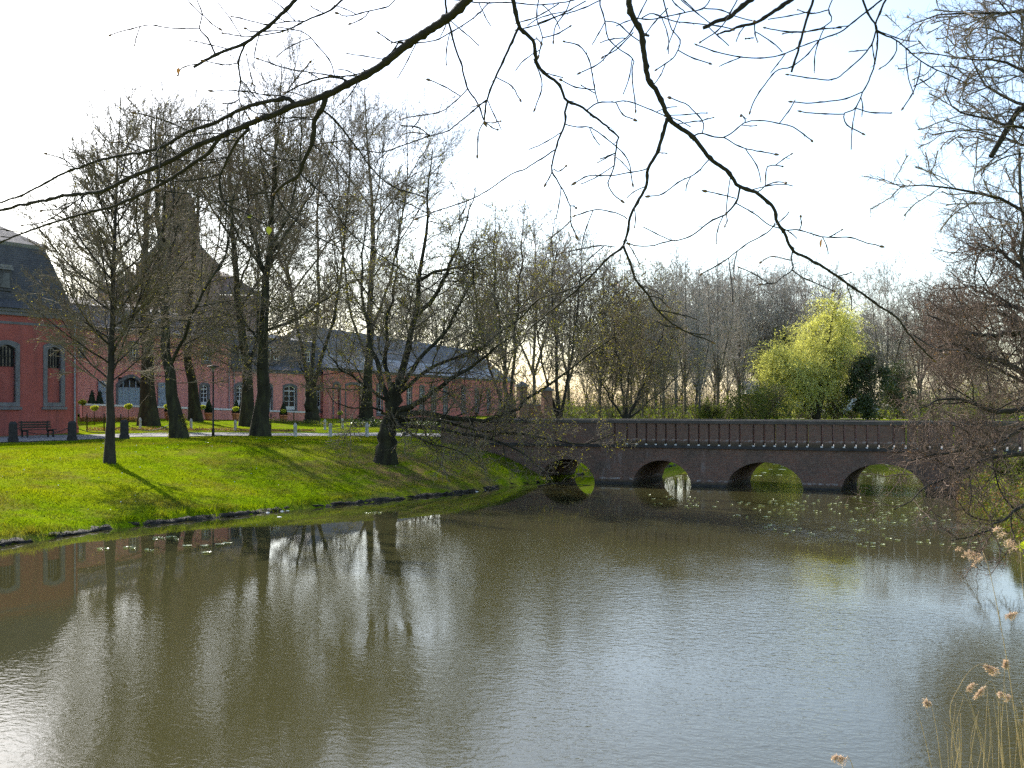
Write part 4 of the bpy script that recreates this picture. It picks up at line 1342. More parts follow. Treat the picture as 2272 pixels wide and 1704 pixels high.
# slim trunks between the willow and the shrub
G5 = 'slim young trees on the far bank'
L5 = 'slim young tree on the far bank behind the parapet'
for (c, D, top), nth in zip(((1425,100,640),(1472,98,660),(1520,102,640),(1552,96,690),(1592,104,640),(1640,108,670)), ('first', 'second', 'third', 'fourth', 'fifth', 'sixth')):
    far_tree(rb.choice([form_c, form_d]), c, D, top, 16, nth + ' slim tree on the far bank between the fan-shaped shrub and willow', G5)

# the weeping willow in new yellow-green leaf
def willow(seed, lobes, name, label, col, D):
    rng = np.random.RandomState(seed)
    base = on_ray(col, D)
    stems = []
    for (cx_, top, ww, dd) in lobes:
        tp = px(cx_, top + 30, D + dd) - base
        mid = tp * np.array((.45, .45, .5))
        stems.append(([np.zeros(3), mid * np.array((.5, .5, .6)), mid, tp], .28, .04, 16, .3))
    parts = []
    SP = np.stack([catmull(s[0], 14) for s in stems]); SR = np.stack([np.linspace(s[1], s[2], 14) for s in stems])
    V, Q = tubes(SP, SR, 8); parts.append(('trunk', raw_mesh('trunk', V, Q, smooth=True), 'bark'))
    bag = Bag(); leaves = []
    for i, (cx_, top, ww, dd) in enumerate(lobes):
        st, Dr, t, par, r = spawn(rng, SP[i:i+1], SR[i:i+1], np.array([40]), .30, 1.0, .85, .2)
        L = ww / FP * D * rng.uniform(.5, 1.05, len(st)) * (.55 + .6 * np.sin(np.pi * np.clip(t, 0, 1) ** .8))
        Dr[:, 2] = np.abs(Dr[:, 2]) * .6 + .35
        P1 = grow(rng, st, Dr, L, 6, .1, -.06)
        R1 = taper(np.full(len(st), .05), np.full(len(st), .014), 7)
        V, Q = tubes(P1, R1, 4); bag.add(V, Q)
        st, Dr, t, par, r = spawn(rng, P1, R1, np.full(len(P1), 11), .25, 1.0, .8, .3)
        Ls = rng.uniform(1.0, 3.0, len(st))
        P2 = grow(rng, st, Dr, Ls, 5, .12, -.24)
        R2 = taper(np.full(len(st), .012), np.full(len(st), .006), 6)
        V, Q = tubes(P2, R2, 3); bag.add(V, Q)
        k = 17
        f = rng.uniform(.05, 5, (len(P2), k)); ix = np.minimum(f.astype(int), 4); w = (f - ix)[..., None]
        ar = np.arange(len(P2))[:, None]
        leaves.append((P2[ar, ix] * (1 - w) + P2[ar, ix + 1] * w).reshape(-1, 3))
    parts.append(('crown', bag.mesh('crown'), 'willow_leaf'))
    pts = np.concatenate(leaves); pts += rng.normal(0, .05, pts.shape)
    V, Q = leaf_quads(rng, pts, .062, 2.0)
    parts.append(('leaves', raw_mesh('leaves', V, Q), 'willow_leaf'))
    return place(parts, name, base, label, 'tree')
willow(51, [(1852, 645, 44, 0), (1800, 690, 48, 1), (1728, 752, 52, -1), (1704, 785, 44, 0), (1868, 735, 56, 1), (1790, 790, 70, -2), (1884, 680, 38, 0), (1760, 770, 50, 1)], 'willow_tree', 'bright yellow-green weeping willow behind the bridge', 1812, 98)

# leafy bushes: dense sprays of leaves on a twig frame
def bush(name, label, col, D, halfw, top_row, leaf, n, seed, size=.09, cat='bush', group=None, loc=None, twig='twig_olive', ny_=1.0):
    rng = np.random.RandomState(seed)
    base = on_ray(col, D) if loc is None else np.array(loc)
    w = halfw / FP * D
    h = max(.3, EYE - (top_row - HY) / FP * D - base[2])
    stems = []
    for k in range(7):
        a = rng.uniform(0, 6.28); q = rng.uniform(.2, .8)
        stems.append(([(0, 0, 0), (math.cos(a)*w*q*.4, math.sin(a)*w*q*.4, h*.4), (math.cos(a)*w*q, math.sin(a)*w*q, h*rng.uniform(.7, .95))], .05, .012, 10, .15))
    parts = make_tree(rng, stems, dict(len1=max(w, h)*.42, prof=broad, a1=.8, up1=.05, n2=4, n3=3, n4=0, rmin=.009, twig=twig, bark='bark', sides=6, limb_r=9))
    # clumps of leaves through the volume
    nc = 46
    c = rng.normal(0, 1, (nc, 3)); c = unit(c) * (rng.uniform(.25, 1, (nc, 1)) ** .5)
    c = c * np.array((w*.85, w*.85*ny_, h*.46)) + np.array((0, 0, h*.5))
    rad = rng.uniform(.16, .34, nc) * min(w, h)
    k = rng.randint(0, nc, n)
    pts = c[k] + unit(rng.normal(0, 1, (n, 3))) * (rad[k] * rng.uniform(.3, 1.25, n) ** .6)[:, None]
    pts = pts[pts[:, 2] > .02]
    V, Q = leaf_quads(rng, pts, size)
    parts.append(('leaves', raw_mesh('leaves', V, Q), leaf))
    return place(parts, name, base - np.array((0, 0, .03)), label, cat, group)
bush('round_bush', 'rounded pale green bush at the foot of the willow', 1690, 92, 82, 848, 'bush_leaf', 9000, 61)
bush('round_bush', 'low green bush between the slim trees and the rounded pale bush', 1575, 96, 40, 895, 'bush_leaf', 3000, 62)
bush('ivied_thicket', 'dark ivy-covered thicket to the right of the willow', 1925, 96, 52, 770, 'ivy_leaf', 9000, 63, .13)
bush('ivied_thicket', 'dark ivy growth under the right side of the willow', 1850, 101, 40, 830, 'ivy_leaf', 4500, 64, .12)
bush('ivied_thicket', 'lower ivied thicket next to the russet bare tree', 1990, 104, 45, 800, 'ivy_leaf', 5000, 65, .13)
bush('dark_yew', 'dark evergreen crown seen above the willow branches', 1745, 122, 42, 705, 'ivy_leaf', 4500, 66, .16)
bush('hedge_bush', 'olive bush beyond the right end of the parapet', 2075, 78, 60, 875, 'bush_leaf', 4500, 67, .09)
bush('hedge_bush', 'tall olive bush at the right edge behind the bridge', 2190, 70, 75, 830, 'bush_leaf', 6000, 68, .09)

bush('bank_bush', 'olive bush on the right bank close to the end of the bridge', 2238, 42, 52, 1010, 'bush_leaf', 4500, 69, .06)
bush('bank_bush', 'olive bush at the right frame edge behind the hanging limbs', 2285, 36, 60, 1000, 'bush_leaf', 4500, 70, .06)

# ivy on the trunk foot of the leaning tree and on the clad trunk
def ivy_on(col, row, h_rows, r, D, n, seed, name, label, mat):
    rng = np.random.RandomState(seed)
    b0 = ground(col, row) if D is None else on_ray(col, D)
    H = h_rows / FP * b0[1]
    z = rng.uniform(0, 1, n) ** 1.3 * H; a = rng.uniform(0, 6.28, n)
    rr = r * (1.0 - .3 * z / H) + rng.normal(.02, .05, n)
    pts = np.stack([np.cos(a) * rr, np.sin(a) * rr, z], 1)
    V, Q = leaf_quads(rng, pts, .08, 1.2)
    return tag(link(name, raw_mesh(name, V, Q), MATS[mat], None, b0), label, 'ivy')
ivy_on(396, 972, 52, .50, None, 900, 71, 'trunk_ivy', 'yellowing ivy round the foot of the leaning tree', 'young_leaf')
ivy_on(813, 934, 150, .70, None, 2600, 72, 'trunk_ivy', 'dark ivy wrapping the trunk behind the big bank tree', 'ivy_leaf')

# brown undergrowth that closes the view under the far trees
def undergrowth(name, label, n, c0, c1, D0, D1, h0, h1, seed, twig, leaf, nleaf):
    rng = np.random.RandomState(seed)
    D = rng.uniform(D0, D1, n); c = rng.uniform(c0, c1, n)
    X = (c - CX) / FP * D
    hump = .55 + .45 * vnoise(X * .35, D * .35, seed)
    B = np.stack([X, D, terrain(X, D)], 1)
    k = 7
    B = np.repeat(B, k, 0); hh = np.repeat(hump, k) * rng.uniform(h0, h1, n * k)
    d = unit(rng.normal(0, .38, (n * k, 3)) * np.array((1, 1, .2)) + np.array((0, 0, 1.0)))
    P = grow(rng, B, d, hh, 2, .14, .03)
    bag = Bag()
    V, Q = tubes(P, taper(np.full(len(P), .032), np.full(len(P), .008), 3), 3); bag.add(V, Q)
    st, dd, t, par, r = spawn(rng, P, taper(np.full(len(P), .032), np.full(len(P), .008), 3), np.full(len(P), 4), .2, 1, .6, .2)
    P2 = grow(rng, st, dd, hh[par] * .34, 1, .2, .05)
    V, Q = tubes(P2, taper(np.full(len(P2), .012), np.full(len(P2), .006), 2), 3); bag.add(V, Q)
    o = tag(link(name, bag.mesh(name), MATS[twig]), label, 'undergrowth', kind='stuff')
    pts = P2[rng.randint(0, len(P2), nleaf), -1] + rng.normal(0, .12, (nleaf, 3))
    V, Q = leaf_quads(rng, pts, .17)
    tag(link('leaves', raw_mesh('leaves', V, Q), MATS[leaf], o), kind='stuff')
undergrowth('undergrowth', 'brown leafless undergrowth of the wood beyond the park', 560, 1130, 2300, 132, 200, 4.0, 9.5, 121, 'twig_brown', 'young_leaf', 9000)
undergrowth('undergrowth', 'low olive scrub on the far bank behind the parapet', 260, 1230, 2250, 96, 130, .8, 2.6, 122, 'twig_olive', 'bush_leaf', 9000)

# ------------------------------------------------------------------ trees on the near right bank
r1p = np.array((12.9, 26.6, 0.0)); r1p[2] = tz(r1p[0], r1p[1]) - .1
def hero_at(name, label, base, stems_px, spec, seed, cat='tree'):
    rng = np.random.RandomState(seed)
    st = []
    for i, s in enumerate(stems_px):
        pts = [px(x, y, D) - base for (x, y, D) in s[0]]
        if i == 0: pts[0] = np.zeros(3)
        st.append((pts,) + tuple(s[1:]))
    return place(make_tree(rng, st, spec), name, base, label, cat)
hero_at('alder_tree', 'brown twiggy tree at the right edge, dark limbs hanging over the water', r1p,
    [([(2290,1150,26.6),(2284,1000,26.6),(2278,800,26.6),(2272,600,26.6),(2268,420,26.6),(2262,330,26.6)], .13, .03, 30, .2),
     ([(2282,835,26.4),(2230,805,26),(2170,790,25),(2130,765,24.5),(2085,770,24)], .085, .015, 16, .12),
     ([(2283,905,26.4),(2210,915,25.8),(2150,890,25),(2080,888,24.5),(2040,905,24)], .075, .014, 16, .12),
     ([(2286,1005,26),(2210,1015,25),(2130,1045,24),(2050,1085,23),(1985,1130,22.6)], .065, .010, 14, .2),
     ([(2284,940,26),(2200,990,25),(2100,1005,24),(2010,1025,23.5)], .06, .010, 15, .15),
     ([(2290,1100,25),(2230,1150,24),(2170,1185,23),(2110,1200,22.5)], .05, .010, 10, .3),
     ([(2280,735,26.5),(2200,745,26),(2130,735,25),(2060,700,25)], .07, .012, 16, .12),
     ([(2276,690,26.5),(2215,670,27),(2160,640,28),(2110,640,28)], .07, .012, 16, .12),
     ([(2272,600,26.6),(2225,560,27),(2185,545,27.5),(2140,540,28)], .06, .012, 16, .12)],
    dict(len1=1.75, prof=lambda t: .55 + .5 * (1 - t), a1=.8, a1v=.3, up1=.02, n2=8, n3=5, n4=2, k2=.55, k3=.55, a2=.8, a3=.8, w1=.2, w2=.22, w3=.22, up2=.02, up3=.03, rmin=.0036, thick=.012, bark='bark', twig='twig_alder', leaves=1500, leaf_size=.03, leaf='dry_leaf', sides=8, stem_wob=.05, limb_r=.016, more=1.0), 81)
r2p = np.array((19.0, 36.5, 0.0)); r2p[2] = tz(r2p[0], r2p[1]) - .1
hero_at('bank_thicket_tree', 'dense brown tree behind the alder at the right edge of the frame', r2p,
    [([(2430,1000,36.5),(2420,860,36.5),(2400,700,36.5),(2370,560,36.5),(2350,440,36.5)], .25, .03, 26, .15),
     ([(2420,900,36.5),(2340,800,36),(2270,720,35.5),(2210,650,35),(2170,600,35)], .13, .02, 22, .12),
     ([(2410,830,36.5),(2330,700,36),(2270,600,36),(2235,520,36),(2215,480,36)], .13, .02, 24, .12),
     ([(2420,930,36.5),(2330,880,35.5),(2240,830,35),(2160,800,34.5),(2090,790,34)], .11, .02, 22, .12),
     ([(2410,860,36.5),(2320,760,35),(2230,700,34),(2130,680,34),(2070,690,34)], .11, .02, 22, .12)],
    dict(len1=2.1, prof=lambda t: .55 + .5 * (1 - t), a1=.8, a1v=.25, up1=.05, n2=8, n3=5, n4=3, k2=.54, k3=.54, k4=.7, w1=.15, w2=.18, rmin=.0062, thick=.012, bark='bark', twig='twig_alder', sides=8, stem_wob=.05, limb_r=.02), 82)
r3p = np.array((7.4, 10.4, 0.0)); r3p[2] = tz(r3p[0], r3p[1]) - .1
hero_at('near_bank_tree', 'fine-twigged tree overhanging the upper right corner, one limb cut off short', r3p,
    [([(2900,1400,10.4),(2850,900,10.4),(2780,400,10.4),(2700,0,10.6),(2650,-500,11)], .16, .05, 14, .35),
     ([(2740,500,10.5),(2550,330,11),(2400,270,11.3),(2272,240,11.6),(2235,287,11.6),(2198,348,11.6)], .06, .028, 0, .5),
     ([(2760,650,10.5),(2500,560,11),(2330,500,11.5),(2266,466,12),(2205,435,12),(2138,422,12),(2070,412,12.1),(2016,410,12.2),(1986,412,12.2),(1945,391,12.3)], .05, .004, 26, .5),
     ([(2700,150,10.6),(2480,80,11.2),(2272,24,12),(2222,30,12),(2127,29,12),(2070,37,12.2),(2019,57,12.3),(1989,81,12.4)], .05, .004, 26, .45),
     ([(2720,300,10.6),(2460,260,11.3),(2272,233,11.8),(2205,199,12),(2165,155,12.2),(2140,110,12.4)], .05, .005, 22, .4),
     ([(2500,320,11.2),(2330,290,11.5),(2235,280,11.7),(2205,267,11.8),(2158,257,11.9),(2117,240,12),(2097,216,12.1),(2105,165,12.2)], .03, .004, 20, .4),
     ([(2500,250,11.2),(2330,200,11.8),(2230,140,12),(2140,130,12.3),(2040,115,12.5)], .035, .004, 26, .4),
     ([(2480,200,11.2),(2330,130,11.8),(2250,90,12),(2190,60,12.3),(2120,75,12.5)], .035, .004, 26, .4),
     ([(2550,380,11),(2400,330,11.6),(2300,330,12),(2210,300,12.2),(2130,290,12.4),(2060,300,12.5)], .03, .004, 22, .4)],
    dict(len1=.62, prof=lambda t: .5 + .6 * (1 - t), a1=.75, a1v=.3, up1=.0, n2=6, n3=4, n4=2, k2=.55, k3=.55, min4=.04, w1=.16, w2=.2, w3=.22, up2=0, up3=0, up4=0, rmin=.0016, thick=.009, bark='bark', twig='twig_brown', sides=7, stem_wob=.012, limb_r=.006, more=.85), 83)

# ------------------------------------------------------------------ the tree overhead: its branches hang into the view
over = empty('overhanging_tree', (3.6, -2.6, tz(3.6, -2.6) - .1), 0, 'dark bare budding branches of a tree hanging down across the sky in front', 'tree')
over_loc = np.array(over.location)
HUB = np.array((3.1, 0.2, 8.6))
tr_pts = catmull([(3.6, -2.6, over_loc[2]), (3.6, -2.2, 3.5), (3.4, -1.2, 6.3), HUB], 14) - over_loc
MB().tube(tr_pts, np.linspace(.34, .12, 14), 12).build('trunk', MATS['bark'], over, True)
fan = {}
def depth_of(fam, x, y):
    d0, gx, gy = fan[fam]
    return d0 + gx * (x - 1136) / 1000 + gy * y / 1000
fan.update({'a': (5.0, -.9, .8), 'b': (5.6, -.6, .5), 'c': (5.2, .4, .9), 'd': (4.7, .5, .7), 'e': (5.8, .6, .4), 'f': (6.6, .5, .4)})
NEAR = random.Random(9)
bud_me = MB().lathe([(.0006, 0), (.0042, .004), (.0056, .010), (.0046, .017), (.0018, .024), (.0003, .027)], 7).mesh('bud', True)
leaf_me = None
def trace(fam, pts, w0, w1, parent, name, knots=True, hub=False, bud=True, dd=0.0, fine=False):
    P = np.array(pts, float)
    n = max(8, int(np.hypot(*np.diff(P, axis=0).T).sum() / 9))
    C = catmull(P, n)
    t = np.linspace(0, 1, n)
    W = np.maximum(1.12 * (w0 + (w1 - w0) * t ** .8), 2.5 if fine else 2.8)
    rs = np.random.RandomState(int(abs(P[0, 0] * 7 + P[-1, 1] * 13)) % 99991)
    jit = min(1.6, .35 + w0 * .12)
    kink = np.interp(np.arange(n), np.arange(0, n + 4, 4), rs.normal(0, 1, (n + 7) // 4)[:len(np.arange(0, n + 4, 4))]) if n > 6 else np.zeros(n)
    C[1:-1] += rs.normal(0, jit * .45, (n - 2, 2)) + np.stack([kink, -kink], 1)[1:-1] * jit * .9
    D = np.array([depth_of(fam, *c) for c in C]) + dd * t ** 1.3
    X = np.stack([px(c[0], c[1], d) for c, d in zip(C, D)])
    r = W / 2 / FP * D
    # swellings where buds and old scars sit
    k = 4
    while k < n - 2:
        r[k] *= 1.28 if w0 > 3 else 1.5
        k += rs.randint(4, 8)
    if hub:                       # carry the branch on, out of the picture, to its parent limb
        head = catmull([HUB, HUB * .45 + X[0] * .55 + np.array((0, 0, .9)), X[0] + (X[0] - X[3]) * 1.2, X[0]], 10)[:-1]
        X = np.vstack([head, X]); r = np.concatenate([np.linspace(max(.035, r[0] * 1.6), r[0], 9), r])
    mb = MB().tube(X - over_loc, r, 7 if w0 > 4 else 5)
    # little side spurs
    for q in range(3, n - 2):
        if rs.uniform() < (.13 if w0 > 3 else .10):
            i = q + (9 if hub else 0)
            dirv = unit(np.cross(X[i + 1] - X[i - 1], np.array((0, 1.0, .2))) * rs.choice([-1, 1]) + unit(X[i + 1] - X[i - 1]) * .8 + rs.normal(0, .3, 3))
            L = rs.uniform(.010, .026) * (1 + w0 * .06)
            mb.tube([X[i] - over_loc, X[i] - over_loc + dirv * L], [max(r[i] * .5, .0022), .0011], 5)
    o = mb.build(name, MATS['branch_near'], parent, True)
    if bud and not (fine and rs.uniform() < .4):
        b_o = link('bud', bud_me, MATS['bud_brown'], parent if name == 'twig' else o)
        b_o.location = X[-1] - over_loc
        dv = Vector(unit(X[-1] - X[-3]) + np.array((0, rs.uniform(-.4, .4), 0)))
        b_o.rotation_euler = dv.to_track_quat('Z', 'Y').to_euler()
        s = rs.uniform(.5, .8) if fine else rs.uniform(.95, 1.4); b_o.scale = (s, s, s)
    return o
def family(fam, main, twigs, cut=False):
    br = trace(fam, main[0], main[1], main[2], over, 'branch', hub=True, bud=not cut)
    for tw in twigs:
        trace(fam, tw[0], tw[1], tw[2], br, 'twig', dd=NEAR.uniform(-.35, .35) if len(tw) < 4 else tw[3])
    # slight side twigs wherever the branch gives off a shoot
    lines = [(main[0], main[1])] + [(t_[0], t_[1]) for t_ in twigs if t_[1] >= 2.6]
    for pts, w in lines:
        C = catmull(np.array(pts, float), 40)
        L = np.hypot(*np.diff(C, axis=0).T).sum()
        for k in range(int(L / 130 + NEAR.random())):
            i = NEAR.randint(5, 37)
            if C[i, 1] < -5 or C[i, 0] < 5: continue
            tn = unit(C[min(i + 2, 39)] - C[i - 2]); sd = NEAR.choice([-1, 1])
            a = sd * NEAR.uniform(.5, 1.1)
            d = np.array((tn[0] * math.cos(a) - tn[1] * math.sin(a), tn[0] * math.sin(a) + tn[1] * math.cos(a)))
            ln = NEAR.uniform(28, 95)
            bend = np.array((-d[1], d[0])) * NEAR.uniform(-.35, .35) + np.array((0, .12))
            trace(fam, [tuple(C[i]), tuple(C[i] + d * ln * .4 + bend * ln * .1), tuple(C[i] + d * ln * .75 + bend * ln * .35), tuple(C[i] + d * ln + bend * ln * .75)], min(2.4, w * .5), 1.0, br, 'twig', dd=NEAR.uniform(-.25, .25), fine=True)
    return br
# great branch sweeping down to the left
family('a', ([(1043,-6),(1015,22),(992,41),(935,78),(897,104),(841,149),(777,184),(723,212),(646,237),(563,271),(491,302),(436,323),(378,357),(309,385),(268,405),(223,423),(155,433),(79,447),(-20,470)], 19, 5), [
    ([(655,231),(636,218),(584,227),(533,244),(481,271),(419,292),(361,325),(292,342),(241,352),(165,375),(103,405),(55,431),(-15,455)], 9, 3.4, 0),
    ([(632,214),(584,210),(550,203),(515,201),(474,202)], 3, 1.4),
    ([(778,184),(742,170),(704,177),(660,192),(636,206)], 5, 3, 0),
    ([(756,172),(722,165),(653,155),(577,132)], 2.4, 1.4),
    ([(636,206),(645,190),(660,172),(687,139)], 2.4, 1.2),
    ([(742,168),(732,137),(704,100),(673,72),(618,60)], 2.6, 1.2),
    ([(898,102),(886,92),(868,118),(830,148),(785,166),(740,168)], 4, 2.4, 0),
    ([(488,304),(464,337),(430,361),(388,392),(344,416),(292,440),(241,460),(172,478),(96,502),(45,519),(-15,545)], 8.5, 3.2, 0),
    ([(186,434),(148,460),(96,467)], 2.6, 1.4),
    ([(148,461),(103,491),(52,500)], 2.4, 1.3),
    ([(305,437),(303,470),(296,500)], 2.2, 1.2),
    ([(723,213),(714,241),(698,266),(692,317),(673,358),(663,386),(632,408),(612,426)], 12, 6, 0),
    ([(612,426),(567,430),(498,447),(430,433),(357,423)], 3, 1.4),
    ([(612,426),(629,460),(670,502),(711,529),(760,550)], 3.6, 1.6),
    ([(666,384),(698,415),(727,443),(752,484),(780,519),(811,545),(893,600)], 4, 1.6),
    ([(692,319),(727,351),(749,380),(765,402)], 3, 1.5),
    ([(696,322),(727,316),(761,313),(777,326)], 2.8, 1.5),
    ([(715,242),(739,263),(771,304),(799,335),(822,370),(853,402),(885,421),(932,434)], 4.6, 1.8),
    ([(697,266),(666,263),(638,271),(600,271),(575,262)], 3.2, 1.5),
    ([(553,286),(529,309),(508,347),(488,388),(491,430),(505,454),(550,474),(598,502)], 7, 2.4, 0),
    ([(508,347),(447,357),(395,354),(309,337),(268,316)], 3, 1.4),
    ([(488,388),(412,402),(344,399),(254,388)], 3, 1.4),
    ([(529,309),(512,300),(470,296),(410,302),(360,300)], 2.6, 1.3),
    ([(419,292),(375,270),(330,256),(304,251)], 2.6, 1.4),
    ([(165,373),(140,352),(106,342)], 2.2, 1.2),
    ([(600,300),(577,325),(610,352),(668,358)], 2.2, 1.2)])
# upper left branch, snapped at its end
family('b', ([(662,-8),(639,17),(608,48),(577,72),(543,96),(481,120),(430,149)], 8.5, 5.5), [
    ([(445,141),(420,145),(402,152),(396,166)], 2.2, 1.6),
    ([(543,98),(531,137),(534,179),(531,220),(550,258)], 4.5, 2),
    ([(531,139),(510,143),(488,143),(458,136)], 2.4, 1.3),
    ([(478,120),(460,86),(442,64),(448,31),(434,-8)], 4, 2.2, 0),
    ([(442,64),(378,62),(333,55),(292,64),(247,77)], 2.8, 1.3),
    ([(448,31),(470,52),(484,62)], 1.6, 1.0),
    ([(531,220),(515,228),(496,230)], 2, 1.2)], True)
family('b', ([(768,-8),(742,16),(723,28),(676,47),(641,65),(600,76),(550,81),(498,74)], 4.6, 1.8), [
    ([(676,47),(647,47),(600,52),(584,52),(515,36)], 2.6, 1.3),
    ([(640,66),(560,70),(548,64)], 1.8, 1.0)])
# hanging twigs in the middle of the sky
family('b', ([(986,-8),(991,22),(997,57),(1008,101),(1021,139),(1038,196),(1056,222),(1075,269)], 4.6, 3), [
    ([(1038,196),(1021,215),(980,247),(935,256),(891,264)], 2.6, 1.3),
    ([(1075,269),(1062,294),(1059,342)], 2.4, 1.2),
    ([(1075,269),(1090,272),(1109,269)], 2, 1.2),
    ([(1075,269),(1092,284),(1103,287)], 2, 1.2),
    ([(1087,4),(1049,41),(996,74),(958,92),(901,95),(869,93),(844,76)], 2.6, 1.3),
    ([(1021,213),(990,194),(955,178)], 1.4, .8)])
family('c', ([(1133,-8),(1152,57),(1182,92),(1198,150),(1242,190),(1261,222),(1302,245),(1368,302),(1368,318),(1362,370),(1351,411),(1376,443)], 9.5, 2), [
    ([(1152,58),(1135,95),(1100,171),(1081,218),(1075,266)], 5.5, 3.4, 0),
    ([(1079,222),(1018,272),(992,291),(954,301),(897,321),(844,337),(799,332)], 3.4, 1.4),
    ([(954,301),(926,282),(894,279)], 2.4, 1.5),
    ([(1302,245),(1327,228),(1365,226),(1394,225),(1473,256)], 3.2, 1.4),
    ([(1327,228),(1318,190),(1308,136),(1286,104),(1254,93)], 2.6, 1.4),
    ([(1319,199),(1277,193),(1248,179)], 1.9, 1.2),
    ([(1365,226),(1382,254),(1404,264)], 2, 1.2),
    ([(1261,222),(1254,247),(1253,275),(1232,332),(1226,377),(1239,402),(1264,456),(1267,500),(1277,520)], 5, 2),
    ([(1232,332),(1169,373),(1135,386),(1075,427),(1043,443),(1005,456),(929,484)], 3.2, 1.3),
    ([(1253,275),(1283,282),(1308,283),(1340,304),(1391,351),(1403,405)], 2.6, 1.3),
    ([(1226,377),(1220,392),(1212,406)], 2, 1),
    ([(1228,375),(1240,380),(1255,369)], 2, 1.4),
    ([(1264,456),(1272,458),(1278,461)], 2.2, 1.6),
    ([(1182,92),(1190,86),(1199,93)], 2, 1.4),
    ([(1184,130),(1203,185),(1188,238)], 1.3, 1.0),
    ([(1100,171),(1135,190),(1153,219)], 2, 1.0)])
# the strong central branch with its two long arms
family('d', ([(1396,-10),(1400,32),(1422,73),(1429,120),(1441,174),(1467,222),(1481,260),(1508,282),(1539,304),(1574,351),(1609,377),(1641,411),(1679,427),(1713,456),(1723,491),(1740,514),(1759,554),(1788,572),(1817,586),(1864,619),(1933,669),(1980,698),(2023,742),(2049,774),(2069,796)], 13, 3), [
    ([(1480,262),(1460,335),(1438,373),(1432,415),(1400,475),(1394,505),(1383,545),(1350,572),(1320,603),(1289,634),(1245,672),(1201,707),(1173,732),(1157,763),(1119,788),(1096,810)], 8, 2, .2),
    ([(1383,545),(1401,583),(1412,622),(1437,655),(1456,684),(1495,720),(1531,738),(1579,758)], 5.5, 2.6),
    ([(1437,655),(1462,661),(1478,676)], 2.4, 1.5),
    ([(1456,712),(1477,724),(1498,726)], 2.4, 1.5),
    ([(1531,738),(1550,742),(1568,742)], 2.4, 1.6),
    ([(1642,413),(1633,449),(1611,474),(1575,492),(1531,525),(1481,536),(1437,546),(1400,542)], 4.4, 1.6),
    ([(1365,548),(1336,545),(1300,550),(1250,560)], 2.6, 1.2),
    ([(1338,587),(1360,610),(1372,630)], 2.2, 1.3),
    ([(1289,634),(1245,648),(1201,660),(1160,690),(1110,700)], 2.4, 1.2),
    ([(1738,510),(1774,510),(1817,525),(1853,528),(1886,526),(1918,537),(1951,546)], 3, 1.4),
    ([(1774,510),(1778,498),(1777,482)], 1.8, 1.6),
    ([(1720,494),(1705,514),(1654,543),(1607,579),(1560,606)], 2.6, 1.2),
    ([(1633,451),(1676,476),(1705,499),(1735,509)], 2.6, 1.6),
    ([(1759,554),(1754,577),(1758,599),(1730,619),(1720,628),(1691,631)], 3.4, 1.6),
    ([(1758,599),(1781,615),(1817,631),(1846,644)], 2.8, 1.6),
    ([(1754,577),(1712,570),(1689,581)], 2, 1.4),
    ([(1680,426),(1698,412),(1700,380),(1707,367),(1735,369)], 2.6, 1.1),
    ([(1698,412),(1722,404),(1740,405)], 1.6, .9),
    ([(1539,302),(1558,296),(1606,305),(1653,272),(1688,267),(1729,274),(1761,282),(1799,310)], 3.6, 1.4),
    ([(1606,305),(1650,329),(1717,342)], 2.8, 1.4),
    ([(1558,296),(1561,272),(1539,247),(1523,231),(1490,218)], 2.4, 1.1),
    ([(1653,272),(1652,262),(1646,256)], 1.8, 1.5),
    ([(1574,353),(1542,386),(1508,402),(1470,430),(1444,435)], 2.8, 1.2),
    ([(1438,373),(1410,380),(1359,389),(1308,389),(1280,403)], 2.8, 1.1),
    ([(1392,486),(1365,472),(1324,465),(1277,478)], 2.6, 1.1),
    ([(1633,440),(1610,434),(1570,425)], 1.6, .9),
    ([(1611,474),(1613,490),(1608,502)], 2, 1.3),
    ([(2025,742),(2060,765),(2092,781)], 3, 2),
    ([(1423,76),(1438,79)], 6, 5), ([(1480,340),(1462,338)], 3, 1.5)])
family('e', ([(1332,-8),(1332,13),(1343,47),(1349,82),(1368,104),(1405,131),(1403,158),(1410,241)], 3.4, 1.2), [
    ([(1343,47),(1370,52),(1398,76),(1420,92)], 1.8, 1.0),
    ([(1405,72),(1370,108),(1340,125)], 1.6, .9)])
family('e', ([(1470,-8),(1482,38),(1490,63),(1509,89),(1504,111),(1492,130),(1460,152)], 3.4, 1.2), [
    ([(1504,111),(1530,125),(1572,140)], 1.6, 1.0),
    ([(1482,18),(1455,46),(1432,76)], 2.2, 1.6),
    ([(1424,40),(1448,30),(1495,46),(1542,52),(1590,57),(1622,64)], 2.6, 1.6)])
family('e', ([(1440,-8),(1422,24),(1398,74),(1360,108),(1330,140),(1290,160)], 2.6, 1.0), [])
